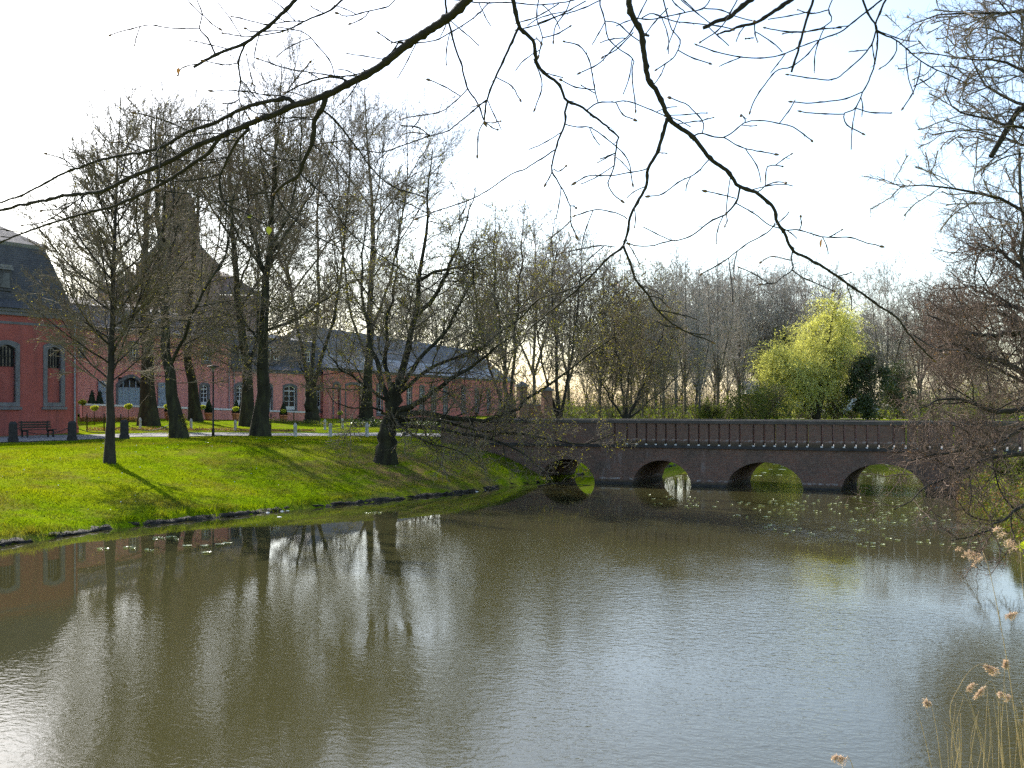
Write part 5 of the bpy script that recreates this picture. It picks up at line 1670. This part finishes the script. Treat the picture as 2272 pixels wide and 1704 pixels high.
# stubs and tips along the top edge
family('f', ([(1676,-10),(1622,35),(1593,47),(1560,62)], 11, 7.5), [([(1640,-8),(1600,60),(1556,92)], 2, 1.0)], True)
family('f', ([(1766,-8),(1710,30),(1675,51),(1644,59),(1622,68),(1598,74)], 10, 4), [
    ([(1675,51),(1675,70),(1680,92)], 3, 1.8), ([(1672,84),(1655,86)], 1.6, 1.0)])
family('f', ([(1807,-8),(1786,51),(1773,104),(1756,160)], 5.5, 4.4), [
    ([(1770,106),(1729,123),(1682,128),(1634,125),(1593,116),(1549,101)], 2.8, 1.2),
    ([(1786,70),(1740,70),(1700,62)], 1.8, 1.0)], True)
family('f', ([(1913,-8),(1925,30),(1945,64),(1945,118),(1932,169),(1915,203),(1898,240),(1873,253),(1881,279),(1911,295)], 4.8, 1.6), [
    ([(1945,64),(1928,108),(1878,157),(1847,176),(1800,174),(1752,166)], 3.8, 1.4),
    ([(1962,-5),(1908,37),(1868,68),(1817,89),(1773,104)], 4, 2.4, 0),
    ([(1868,62),(1830,64),(1800,69),(1740,74)], 2.4, 1.2),
    ([(1915,203),(1870,220),(1800,229),(1760,226)], 2.2, 1.0),
    ([(1873,253),(1830,252),(1780,248)], 1.8, .9),
    ([(1817,89),(1790,122),(1756,148),(1724,156),(1695,190),(1675,220),(1665,245)], 2.2, 1.1),
    ([(1898,240),(1930,250),(1975,251)], 1.8, .9)])
family('f', ([(1967,-8),(1954,27),(1945,64),(1989,91),(2043,135),(2080,155),(2138,182)], 4.6, 1.6), [
    ([(2043,135),(2038,168),(2026,205),(2005,238)], 2.2, 1.0),
    ([(1989,91),(1988,115),(1970,140),(1955,150)], 1.8, .9),
    ([(2080,155),(2060,175),(2030,190)], 1.8, .9)])
family('e', ([(980,-3),(1056,5),(1138,6),(1186,11),(1250,6),(1300,-8)], 3.4, 2.2), [
    ([(1300,2),(1250,30),(1200,52),(1152,66)], 2, 1.2),
    ([(1240,8),(1190,38),(1150,50)], 1.6, 1.0)], True)
family('e', ([(1196,-8),(1190,40),(1204,84),(1196,120)], 2.8, 1.4), [([(1192,52),(1230,38),(1290,20),(1340,-4)], 1.8, 1.0), ([(1204,84),(1235,76),(1262,60)], 1.4, .9)])
family('e', ([(1580,-8),(1560,18),(1520,28),(1482,36),(1440,44),(1412,40)], 2.6, 1.2), [([(1520,28),(1500,10),(1488,-6)], 1.6, 1.0), ([(1560,18),(1600,22),(1640,40),(1670,46)], 1.6, .9)])
family('f', ([(1850,-8),(1838,22),(1846,44),(1822,62),(1790,70)], 2.4, 1.1), [([(1838,22),(1800,30),(1772,22)], 1.5, .9)])
family('b', ([(880,-8),(862,14),(820,24),(770,36),(752,30)], 2.2, 1.2), [([(820,24),(806,40),(780,52)], 1.4, .9)])
family('e', ([(1268,-8),(1256,24),(1232,58),(1228,88)], 2.2, 1.2), [])
# last year's leaves and the first green ones
def hang_leaf(name, x, y, fam, size, rot, mat, parent):
    D = depth_of(fam, x, y)
    n = 9
    ts_ = np.linspace(0, 1, n)
    wv_ = np.sin(np.pi * ts_ ** .8) * .30
    V = []
    for t, w in zip(ts_, wv_):
        V += [(-w, .12 * math.sin(t * 3), -t), (0, .05 * math.sin(t * 3) - .05, -t), (w, .10 * math.sin(t * 3 + .5), -t)]
    F_ = []
    for i in range(n - 1):
        F_ += [(3*i, 3*i+1, 3*i+4, 3*i+3), (3*i+1, 3*i+2, 3*i+5, 3*i+4)]
    me = bpy.data.meshes.new(name); me.from_pydata([tuple(size * c for c in v) for v in V], [], F_); me.update()
    o = link(name, me, MATS[mat], parent, px(x, y, D) - over_loc)
    o.rotation_euler = rot
    return o
b_c = [o for o in over.children if o.name.startswith('branch')]
hang_leaf('leaf', 1824, 530, 'd', .045, (.1, .1, .9), 'dry_leaf', b_c[5] if len(b_c) > 5 else over)
hang_leaf('leaf', 598, 500, 'a', .050, (.1, .05, .5), 'bush_leaf', b_c[0])
hang_leaf('leaf', 560, 478, 'a', .030, (.2, 1.2, .3), 'bush_leaf', b_c[0])
hang_leaf('leaf', 397, 150, 'b', .036, (.1, .1, .7), 'dry_leaf', b_c[1])

# ------------------------------------------------------------------ lily pads
rl = random.Random(4)
pads = []
def pad_mesh(seed):
    r = random.Random(seed); n = 15
    V = [(0, 0, .012)]
    for ring_, zz in ((.6, .012), (1.0, .016)):
        for i in range(n):
            a = .22 + (2 * math.pi - .44) * i / (n - 1)
            q = ring_ * (1 + (r.uniform(-.05, .05) if ring_ == 1 else 0))
            V.append((q * math.cos(a), q * math.sin(a) * .93, zz + (r.uniform(0, .022) if ring_ == 1 else 0)))
    F_ = [(0, i + 1, i + 2) for i in range(n - 1)] + [(i + 1, i + 1 + n, i + 2 + n, i + 2) for i in range(n - 1)]
    me = bpy.data.meshes.new('lily_pad'); me.from_pydata(V, [], F_); me.update(); me.materials.append(MATS['lily_leaf'])
    return me
pad_me = [pad_mesh(k) for k in range(5)]
def add_pad(col, row, r, label, group):
    D = EYE * FP / (row - HY)
    X = lookdir(col) * D
    if float(shore_dist(np.array([X]), np.array([D]))[0]) > -.3: return
    o = link('lily_pad', rl.choice(pad_me), None, None, (X, D, 0), rl.uniform(0, 6.28))
    o.scale = (r, r, 1)
    tag(o, label, 'lily pad', group)
bands = [(1440,1620,1100,1125,18),(1560,1800,1112,1150,26),(1700,1900,1102,1140,26),(1850,2060,1105,1160,40),(1950,2160,1125,1160,26),(1680,1860,1165,1186,9),(1880,2010,1170,1216,15),(1990,2200,1195,1216,8)]
for (a, b2, c, d, n) in bands:
    for k in range(n):
        cxp, cyp = rl.uniform(a, b2), rl.uniform(c, d)
        for q in range(rl.choice([1, 1, 1, 2])):
            add_pad(cxp + rl.gauss(0, 9), cyp + rl.gauss(0, 2.0), rl.uniform(.04, .088), 'small pale lily pad floating in the drift before the bridge', 'lily pads before the bridge')
for k in range(38):
    add_pad(rl.uniform(1440, 2000), rl.uniform(1030, 1058), rl.uniform(.12, .24), 'pale lily pad seen through the bridge arches', 'lily pads beyond the bridge')
for (a, c, n) in ((350, 1196, 5), (372, 1193, 5), (395, 1195, 4), (225, 1217, 5), (285, 1217, 6), (330, 1222, 3)):
    for k in range(n): add_pad(a + rl.uniform(-12, 12), c + rl.uniform(-3, 3), rl.uniform(.04, .09), 'tiny pale lily pad close under the lawn bank', 'lily pads under the lawn bank')
for (a, c, t) in ((455, 1212, 'farther'), (487, 1209, ''), (504, 1206, ''), (458, 1227, ''), (415, 1212, '')):
    add_pad(a, c, .13, 'lone round lily pad off the lawn bank', 'lone lily pads off the lawn bank')
for k in range(8): add_pad(820 + rl.uniform(-25, 25), 1139 + rl.uniform(-2, 2), rl.uniform(.04, .08), 'tiny pale lily pad close under the lawn bank', 'lily pads under the lawn bank')

# ------------------------------------------------------------------ reeds at the near bank
def reed(pts, D, w, label, plume=None, seed=0, group='dry reeds at the near bank', droop=1.0, leafs=0):
    rng = np.random.RandomState(seed + 400)
    C = catmull(np.array(pts, float), 16)
    X = np.stack([px(c[0], c[1], D) for c in C])
    zb = max(tz(X[0, 0], X[0, 1]), -.3)
    foot = np.array((X[0, 0] + (X[0, 0] - X[4, 0]) * .4, X[0, 1] + .1, zb))
    X = np.vstack([catmull([foot, (foot + X[0]) / 2 + np.array((.02, 0, 0)), X[0]], 6)[:-1], X])
    base = X[0].copy()
    o = empty('reed', base, 0, label, 'reed', group)
    n = len(X)
    r = np.linspace(w, w * .45, n) * .62
    r[::4] *= 1.25
    MB().tube(X - base, r, 6).build('stem', MATS['reed_stem'], o, True)
    if plume:
        bag = Bag()
        L, wd, dirx = plume; L *= 1.0; wd *= .85
        tip = X[-1] - base; tang = unit(X[-1] - X[-3])
        axis = unit(tang * .6 + np.array((dirx, 0, -.5 * droop)))
        k = 18
        t = np.sort(rng.uniform(0, 1, k))
        ax = tip - np.outer(1 - t, tang * L * .25) + np.outer(t ** 1.7, axis * L * .75)
        d = unit(axis[None, :] * 1.3 + rng.normal(0, .16, (k, 3)) + np.array((dirx * .7, 0, -.6 * droop)))
        S = grow(rng, ax, d, np.full(k, wd) * rng.uniform(.6, 1.25, k) * (1.15 - .5 * t), 5, .10, -.16 * droop)
        V, Q = tubes(S, taper(np.full(k, .0010), np.full(k, .0004), 6), 3); bag.add(V, Q)
        pts_ = S[:, 1:].reshape(-1, 3); pts_ = np.repeat(pts_, 4, 0) + rng.normal(0, .0022, (len(pts_) * 4, 3))
        V, Q = leaf_quads(rng, pts_, .0034, 3.6); bag.add(V, Q)
        link('plume', bag.mesh('plume'), MATS['reed_plume'], o)
    for q in range(leafs):
        i = rng.randint(n // 3, n - 3)
        sgn = rng.choice([-1, 1])
        c = [X[i] - base, X[i] - base + np.array((sgn * .05, .02, .10)), X[i] - base + np.array((sgn * .13, .03, .10)), X[i] - base + np.array((sgn * .19, .03, -.02))]
        C2 = catmull(c, 8)
        ww = np.sin(np.linspace(.25, 1, 8) * np.pi) * .007 + .0006
        up = np.array((0, .8, .6))
        V = np.concatenate([C2 + np.outer(ww, up), C2 - np.outer(ww, up)])
        idx = np.arange(7)
        link('leaf', raw_mesh('leaf', V, np.stack([idx, idx + 1, idx + 9, idx + 8], 1)), MATS['reed_stem'], o)
    return o
reed([(2268,1710),(2240,1500),(2215,1360),(2195,1265),(2180,1222)], 5.2, .0042, 'tall leaning reed with drooping double plume before the dark bank reflection', (.13, .06, -.25), 1)
reed([(2290,1500),(2278,1380),(2268,1290),(2262,1200)], 5.0, .004, 'reed with a shaggy plume cut by the right frame edge', (.15, .06, -.10), 2)
reed([(2130,1710),(2110,1600),(2110,1560),(2125,1530),(2148,1492),(2172,1474),(2190,1472)], 5.0, .0034, 'arched reed with its head bent over to the right', (.10, .055, .25), 3)
reed([(2068,1710),(2055,1650),(2042,1600),(2033,1577)], 5.3, .0032, 'short bare reed stub, leftmost of the clump', None, 4)
reed([(2090,1710),(2078,1620),(2068,1570),(2064,1560)], 5.1, .003, 'thin reed with a tiny tuft beside the short stub', (.03, .025, .1), 5)
reed([(1896,1715),(1888,1690),(1880,1676)], 4.6, .0032, 'lone reed plume poking up at the bottom edge over open water', (.07, .04, -.45), 6)
reed([(2226,1710),(2222,1620),(2226,1560),(2229,1480)], 4.9, .0034, 'straight upright reed with a pale tip in the thick of the clump', (.03, .02, 0), 7)
reed([(2150,1710),(2160,1640),(2172,1575)], 5.6, .0026, 'slight reed slanting right in the middle of the clump', None, 8)
reed([(2272,1710),(2258,1620),(2246,1560),(2240,1540)], 5.2, .0030, 'reed with a rusty tuft near the right edge', (.06, .03, -.2), 9)
#reed([(2085,1712),(2084,1680),(2090,1640),(2096,1628)], 4.8, .0036, 'broken reed with a curled pale leaf', None, 10, leafs=1)
reed([(2196,1712),(2178,1660),(2150,1560),(2100,1515)], 6.2, .0024, 'hair-thin dark reed crossing behind the arched one', None, 11)
reed([(2215,1560),(2205,1520),(2195,1512),(2180,1525)], 5.5, .0026, 'bent-over reed with a narrow hanging head', (.07, .04, -.3), 12)
reed([(2300,1420),(2290,1370),(2270,1360),(2250,1358)], 5.4, .0026, 'reed tip bowing in from the right edge above the clump', (.06, .035, -.5), 13)
rr = random.Random(12)
for k in range(26):
    x = rr.uniform(2085, 2290)
    reed([(x, 1712), (x + rr.uniform(-12, 12), 1640), (x + rr.uniform(-26, 26), rr.uniform(1520, 1620))], rr.uniform(4.8, 6.2), rr.uniform(.002, .0034), 'plain dry reed stem in the clump at the lower right corner', (.05, .03, rr.uniform(-.3, .3)) if rr.random() < .12 else None, 20 + k, 'plain reed stems of the corner clump')

# ------------------------------------------------------------------ posts, lamps, bench, pots
def stone_post(col, row, label):
    p = ground(col, row)
    o = empty('stone_post', p - np.array((0, 0, .05)), R(25), label, 'bollard', 'dark stone posts along the path')
    MB().frustum(0, 0, 0, .26, .26, .24, .25, .25).build('foot', MATS['black_stone'], o)
    MB().frustum(0, 0, .24, .215, .215, .98, .20, .20).build('shaft', MATS['black_stone'], o)
    MB().frustum(0, 0, .98, .20, .20, 1.10, .12, .12).build('cap', MATS['black_stone'], o)
    return p
q0 = stone_post(29, 981, 'dark square stone post at the far left by the bench')
q1 = stone_post(160, 978, 'dark square stone post at the corner of the red house')
q2 = stone_post(276, 973, 'dark square stone post between the young tree and the house shadow')
def chain(a, b2, label, sag=.42):
    t = np.linspace(0, 1, 22)
    P = a[None, :] + (b2 - a)[None, :] * t[:, None]
    P[:, 2] += .80 - sag * 4 * t * (1 - t)
    bag = MB()
    bag.tube(P - a, np.where(np.arange(22) % 2, .016, .024), 6)
    tag(bag.build('chain', MATS['dark_paint'], None, True, a), label, 'chain', 'chains slung between the stone posts')
chain(q0, q1, 'iron chain slung between the bench post and the house corner post')
chain(q1, q2, 'iron chain slung between the house corner post and the next stone post')
chain(q2, ground(384, 966), 'iron chain slung from the stone post to the leaning tree')

bol = MB().lathe([(.115, 0), (.115, .05), (.10, .07), (.10, .60), (.118, .62), (.118, .66), (.10, .68), (.095, .75), (.06, .82), (.02, .845)], 12).mesh('bollard', True)
band = MB().lathe([(.104, 0), (.104, .05)], 12).mesh('band')
def bollard(col, row, label, D=None, s=1.0):
    p = ground(col, row) if D is None else on_ray(col, D)
    o = empty('grey_bollard', p - np.array((0, 0, .02)), 0, label, 'bollard', 'small grey bollards along the path')
    o.scale = (s, s, s)
    link('shaft', bol, MATS['granite'], o)
    link('band', band, MATS['zinc'], o, (0, 0, .64 * 1.0))
for i, (c, r_, lab) in enumerate(((655, 969, 'grey stone bollard at the lawn edge, first one right of the straight tree'), (733, 970, 'grey stone bollard at the lawn edge, halfway between the straight tree and bank tree'),
                        (814, 970, 'grey stone bollard at the lawn edge nearest the big bank tree'))):
    bollard(c, r_, lab, None, 1.0)
for (c, r_, lab) in ((311, 951, 'grey bollard at the foot of the thick trunk beyond the path'), (424, 953, 'grey bollard beyond the path left of the lamp post'), (522, 956, 'grey bollard beyond the path right of the lamp post'),
                     (721, 953, 'grey bollard beyond the path at the end of the terrace wall'), (760, 950, 'grey bollard beyond the path before the blind doorway')):
    bollard(c, r_, lab, None, .92)
post = MB().lathe([(.045, 0), (.045, 1.08), (.05, 1.10), (.03, 1.16), (.012, 1.2)], 10).mesh('post', True)
for (c, r_, lab) in ((193, 957, 'thin black post right beside the red house corner'), (231, 956, 'thin black post just left of the young tree trunk'), (268, 957, 'thin black post just right of the young tree trunk'),
                     (601, 952, 'thin black post behind the straight tree'), (652, 945, 'thin black post before the tall arched window')):
    p = ground(c, r_)
    tag(link('iron_post', post, MATS['dark_paint'], None, p - np.array((0, 0, .03))), lab, 'post', 'thin black posts beyond the path')

def lamp(col, row, h, label, D=None):
    p = ground(col, row) if D is None else on_ray(col, D)
    o = empty('street_lamp', p - np.array((0, 0, .03)), 0, label, 'lamp')
    MB().lathe([(.085, 0), (.085, .5), (.055, .55), (.05, h - .30), (.05, h - .28)], 12).build('pole', MATS['dark_paint'], o, True)
    MB().lathe([(.05, h - .30), (.07, h - .22), (.19, h - .06), (.19, h - .04)], 14).build('lantern', MATS['zinc'], o, True)
    MB().lathe([(.36, h - .04), (.38, h - .02), (.34, h + .02), (.10, h + .07), (.03, h + .09)], 16).build('lamp_shade', MATS['dark_paint'], o, True)
lamp(473, 969, 4.15, 'slim black lamp post with flat round shade at the lawn edge')
lamp(1109, 930, 4.7, 'distant lamp post with flat shade before the last windows of the pink range', 112)

# bench in the shade of the red house
p = on_ray(84, 64.5)
bn = empty('park_bench', p, R(90 - 30.5), 'dark wooden bench in the shade against the red house', 'bench')
for k in range(4): MB().box(-1.05, 1.05, -.28 + k * .125, -.18 + k * .125, .44, .475).build('slat', MATS['bench_wood'], bn)
for k in range(3): MB().box(-1.05, 1.05, .235 + k * .02, .27 + k * .02, .55 + k * .14, .65 + k * .14).build('slat', MATS['bench_wood'], bn)
for x in (-.85, .85):
    MB().box(x - .04, x + .04, -.27, -.19, 0, .44).box(x - .04, x + .04, .19, .27, 0, .44).box(x - .039, x + .039, -.19, .19, .36, .438).build('leg', MATS['black_stone'], bn)
    MB().box(x - .038, x + .038, .272, .33, .35, .96).build('back_post', MATS['black_stone'], bn)

# potted cone trees before the terrace wall, cones on the terrace, lollipop standards
def cone_leaves(rng, h, r, n):
    z = 1 - np.sqrt(rng.uniform(0, 1, n)); a = rng.uniform(0, 6.28, n)
    rr_ = r * np.sin(np.clip(.18 + .82 * (1 - z), 0, 1) * np.pi / 2) * (1 - z) ** .45 * rng.uniform(.86, 1.06, n)
    return np.stack([np.cos(a) * rr_, np.sin(a) * rr_, z * h], 1)
rng = np.random.RandomState(91)
V, Q = leaf_quads(rng, cone_leaves(rng, 1.15, .33, 2600), .05); cone_me = raw_mesh('cone_foliage', V, Q)
core_me = MB().lathe([(.25, 0), (.29, .12), (.26, .4), (.17, .78), (.06, 1.05)], 12).mesh('inner_growth', True)
pot_me = MB().lathe([(.24, 0), (.30, .30), (.36, .50), (.40, .52), (.40, .62), (.36, .62), (.34, .56)], 16).mesh('pot', True)
def potted(col, row, D, lab, s=1.0):
    p = on_ray(col, D) if row is None else px(col, row, D)
    o = empty('potted_cone_tree', p, rb.uniform(0, 6), lab, 'potted plant', 'potted cone trees before the terrace wall'); o.scale = (s,) * 3
    link('pot', pot_me, MATS['terracotta'], o)
    link('soil', MB().lathe([(.35, .55), (.35, .575)], 14).mesh('soil'), MATS['wet_earth'], o)
    link('foliage', cone_me, MATS['topiary_leaf'], o, (0, 0, .6)); link('inner_growth', core_me, MATS['topiary_leaf'], o, (0, 0, .58))
for (c, D, lab) in ((375, 90, 'potted clipped cone between the thick trunk and leaning tree'), (463, 94, 'potted clipped cone beside the lamp post'), (524, 97, 'potted clipped cone left of the dark forked trunk'),
                    (629, 102, 'potted clipped cone below the tall arched window')):
    potted(c, None, D, lab, 1.05)
for (c, D, lab) in ((204, 89.5, 'clipped cone on the terrace nearest the red house'), (221, 90.5, 'clipped cone on the terrace just left of the portal shutter'), (538, 103, 'clipped cone on the terrace before the first wing window')):
    z = 2.92 if c < 300 else 2.62
    X = lookdir(c) * D
    o = empty('clipped_cone', (X, D, z), rb.uniform(0, 6), lab, 'topiary', 'clipped cones on the terrace'); o.scale = (1.25, 1.25, 1.75)
    link('foliage', cone_me, MATS['topiary_leaf'], o); link('inner_growth', core_me, MATS['topiary_leaf'], o)
pts = unit(rng.normal(0, 1, (900, 3))) * (.17 * rng.uniform(.75, 1.05, (900, 1))) * np.array((1.25, 1.25, .85))
V, Q = leaf_quads(rng, pts, .05); ball_me = raw_mesh('leaf_ball', V, Q)
stick = MB().lathe([(.022, 0), (.018, 1.0)], 7).mesh('stem', True)
for (c, D, s, lab) in ((183, 84, 1.25, 'small pale-leaved standard beside the red house corner'), (210, 80, 1.15, 'small pale-leaved standard left of the young tree trunk'), (285, 82, 1.2, 'small pale-leaved standard right of the young tree trunk'),
                    (372, 86, 1.15, 'small pale-leaved standard half hidden by the leaning tree'), (449, 91, 1.05, 'small pale-leaved standard left of the lamp post pot'), (523, 92, 1.05, 'small pale-leaved standard before the forked trunk'),
                    (755, 98, 1.0, 'small pale-leaved standard before the blind doorway'), (629, 97, 1.0, 'small pale-leaved standard before the arched window')):
    p = on_ray(c, D)
    o = empty('standard_tree', p, 0, lab, 'small tree', 'small pale-leaved standards'); o.scale = (s,) * 3
    link('stem', stick, MATS['bark'], o); link('foliage', ball_me, MATS['lime_leaf'], o, (0, 0, 1.08))

# low plants of the flower border below the terrace, and the brown hedge foot beyond the path
def low_plants(name, label, c0, D0, c1, D1, n, leaf, h, width, seed, size=.07):
    rng = np.random.RandomState(seed)
    t = rng.uniform(0, 1, n)
    c = c0 + (c1 - c0) * t; D = D0 + (D1 - D0) * t + rng.uniform(-width, width, n)
    X = (c - CX) / FP * D
    hump = (.4 + .6 * np.abs(vnoise(X * 1.3, D * 1.3, 31))) * h
    z = terrain(X, D) + rng.uniform(0, 1, n) ** 1.4 * hump
    V, Q = leaf_quads(rng, np.stack([X, D, z], 1), size)
    return tag(link(name, raw_mesh(name, V, Q), MATS[leaf]), label, 'plants', kind='stuff')
low_plants('border_plants', 'dry brown and green plants in the border below the terrace wall', 176, 83, 330, 86, 2600, 'dry_leaf', .45, 1.0, 101)
low_plants('border_plants', 'green low plants in the border by the arched windows', 560, 96, 740, 100, 2600, 'bush_leaf', .5, 1.2, 102)
low_plants('leaf_litter', 'brown leaf litter edge beyond the path', 190, 75, 700, 79, 5200, 'dry_leaf', .22, .8, 103, .06)
low_plants('border_plants', 'dark shrubs at the foot of the pink range', 780, 90, 1010, 100, 5200, 'ivy_leaf', .9, 1.6, 104, .10)
low_plants('bank_plants', 'green weeds on the right bank below the bridge end', 2130, 44.5, 2300, 31, 17000, 'bush_leaf', 1.25, 2.8, 105, .07)
low_plants('bank_plants', 'dry brown weeds on the right bank below the bridge end', 2120, 45, 2300, 31, 6000, 'dry_leaf', 1.3, 2.6, 106, .06)

# pigeon on the low limb of the bank tree
bp_ = px(897, 968, 55.2)
bd = empty('bird', bp_, R(60), 'dark bird on the lawn shoulder beside the big bank tree', 'bird')
prof = [((.20, 0, .10), .012), ((.15, 0, .11), .045), ((.06, 0, .12), .085), ((-.04, 0, .11), .085), ((-.13, 0, .07), .05), ((-.20, 0, .02), .026), ((-.34, 0, -.05), .022)]
neck = [((.10, 0, .13), .07), ((.16, 0, .20), .05), ((.19, 0, .245), .042), ((.225, 0, .25), .03), ((.27, 0, .24), .006)]
C1 = catmull([p_[0] + (p_[1],) for p_ in prof], 20); C2 = catmull([p_[0] + (p_[1],) for p_ in neck], 14)
MB().tube(C1[:, :3], C1[:, 3], 10).tube(C2[:, :3], C2[:, 3], 10).build('body', MATS['dark_paint'], bd, True)
for s in (-1, 1):
    MB().tube([(.04, .03 * s, .05), (.03, .035 * s, -.04), (.05, .035 * s, -.10)], [.01, .006, .006], 5).build('leg', MATS['bark'], bd)
    W_ = catmull([(.12, .07 * s, .13, .03), (.02, .09 * s, .12, .05), (-.12, .06 * s, .07, .035), (-.24, .03 * s, .01, .008)], 10)
    MB().tube(W_[:, :3], W_[:, 3], 7).build('wing', MATS['dark_paint'], bd, True)

# pale stones and driftwood along the lawn's water edge
rs2 = random.Random(31)
stone_me = []
for k in range(4):
    q = MB().lathe([(.02, -.02), (.9, .05), (1.0, .35), (.75, .62), (.3, .75), (.05, .78)], 9, jit=random.Random(k)); stone_me.append(q.mesh('stone', True))
for k in range(46):
    f = rs2.random()
    L_ = along(WATER[3:10], .3); i = int(f * (len(L_) - 1))
    p = L_[i] + np.array((.857, -.517)) * rs2.uniform(-.12, .28)
    big_ = k == 0
    if big_: p = px(620, 1147, EYE * FP / (1147 - HY))[:2]
    s = .09 if big_ else rs2.uniform(.03, .08)
    o = link('stone', stone_me[k % 4], MATS['white_stone'] if big_ else MATS['ledge_stone'], None, (p[0], p[1], -.02), rs2.uniform(0, 6))
    o.scale = (s, s * rs2.uniform(.6, 1), s * rs2.uniform(.5, .9))
    if big_: tag(o, 'single white stone at the foot of the lawn bank', 'stone')
    else: tag(o, 'small dark stone at the water edge under the lawn', 'stone', 'small stones at the lawn water edge')
# fallen branch in the water by the first arch
fb = px(1265, 1078, 51.5)
tag(MB().tube(catmull([(-1.5, -.5, .02), (-.6, 0, .12), (.3, .1, .05), (1.2, .6, -.02)], 12), np.linspace(.035, .012, 12), 6).tube(catmull([(-.4, 0, .11), (-.2, .2, .35), (.1, .5, .5)], 6), np.linspace(.018, .006, 6), 5).build('fallen_branch', MATS['bark'], None, True, (fb[0], fb[1], 0)), 'fallen branch lying in the water by the first arch', 'branch')

# ------------------------------------------------------------------ beyond the park: a low house and a van
p = on_ray(1730, 132)
lh = empty('bungalow', p, R(-6), 'low white-fronted brick house glimpsed behind the willow', 'house')
MB().box(-3.6, 3.6, 0, 6, 0, 2.6).build('wall', MATS['gate_brick'], lh)
MB().box(-3.9, 3.9, -.5, 6.5, 2.6, 3.15).build('fascia', MATS['white_paint'], lh)
MB().poly([(-4, -.6, 3.15), (4, -.6, 3.15), (4, 3, 4.2), (-4, 3, 4.2)]).poly([(4, 6.6, 3.15), (-4, 6.6, 3.15), (-4, 3, 4.2), (4, 3, 4.2)]).build('roof', MATS['slate_pale'], lh)
for x in (-2.4, 0, 2.4): MB().box(x - .6, x + .6, -.04, .03, .9, 2.1).build('window', MATS['white_paint'], lh)
p = on_ray(1900, 124)
vn = empty('parked_van', p, R(8), 'white van glimpsed through the ivied thicket beyond the willow', 'van')
MB().plate([(-2.2, .35), (2.2, .35), (2.25, 1.0), (1.75, 1.15), (1.25, 1.95), (-2.15, 2.0)], -.9, .9).build('body', MATS['white_paint'], vn)
MB().plate([(1.15, 1.25), (1.62, 1.25), (1.22, 1.85), (1.0, 1.85)], -.91, .91).build('windscreen', MATS['window_glass'], vn)
MB().box(-.6, .8, -.915, .915, 1.25, 1.75).build('side_window', MATS['window_glass'], vn)
for x in (-1.4, 1.4):
    for y in (-.8, .8):
        q = MB()
        q.tube([(x, y - .1, .34), (x, y + .1, .34)], [.34, .34], 16)
        q.build('wheel', MATS['dark_paint'], vn)

# ------------------------------------------------------------------ grass on the lawn
def grass(name, label, n, c0, c1, r0, r1, seed, h=.075, near=None):
    rng = np.random.RandomState(seed)
    # evenly over the sloping lawn: random points in a parallelogram along the shore
    u = rng.uniform(-6, 34, n); s = rng.uniform(.04, 1, n) ** 1.25 * 22
    X = -13.4 + .517 * u - .857 * s; Y = 29.5 + .857 * u + .517 * s
    sd = shore_dist(X, Y)
    Wp = np.interp(X, [-26, -21, -14, -9, -6, -3], [54.0, 64, 66.8, 67.2, 66, 60])
    ok = (sd > .02) & (Y < Wp) & (X > -27)
    # bare earth shows round the bank tree
    wear = np.exp(-(((X + 4.6) * .20) ** 2 + ((Y - 49.8) * .15) ** 2)) * (vnoise(X * .9, Y * .9, 51) * .5 + .7)
    ok &= rng.uniform(0, 1, n) > wear * .75
    ok &= rng.uniform(-.9, 1, n) < vnoise(X * .7, Y * .7, 53) + .45 * vnoise(X * 2.3, Y * 2.3, 54) + .55
    X, Y = X[ok], Y[ok]; k = len(X)
    Z = terrain(X, Y)
    hh = h * rng.uniform(.5, 1.35, k) * (1 + .5 * vnoise(X * .8, Y * .8, 52)) * np.where(shore_dist(X, Y) < .45, 2.3, 1.0)
    B = np.stack([X, Y, Z - .005], 1)
    a = rng.uniform(0, 6.28, k); w = rng.uniform(.008, .018, k)
    side = np.stack([np.cos(a) * w, np.sin(a) * w, np.zeros(k)], 1)
    lean = np.stack([rng.normal(0, .45, k) * hh, rng.normal(0, .45, k) * hh, hh], 1)
    V = np.stack([B - side, B + side, B + lean], 1).reshape(-1, 3)
    T = np.arange(k * 3).reshape(k, 3)
    return tag(link(name, raw_mesh(name, V, None, T), MATS['grass_blade']), label, 'grass', kind='stuff')
grass('grass', 'short bright green grass of the sloping lawn', 250000, 0, 0, 0, 0, 111)
def daisies(n):
    rng = np.random.RandomState(5)
    u = rng.uniform(0, 28, n); s = rng.uniform(2, 17, n)
    X = -13.4 + .517 * u - .857 * s; Y = 29.5 + .857 * u + .517 * s
    pts = np.stack([X, Y, terrain(X, Y) + .07], 1)
    V, Q = leaf_quads(rng, pts, .045, 1.2)
    tag(link('daisies', raw_mesh('daisies', V, Q), MATS['white_paint']), 'scattered white daisies on the lawn', 'flowers', kind='stuff')
daisies(130)
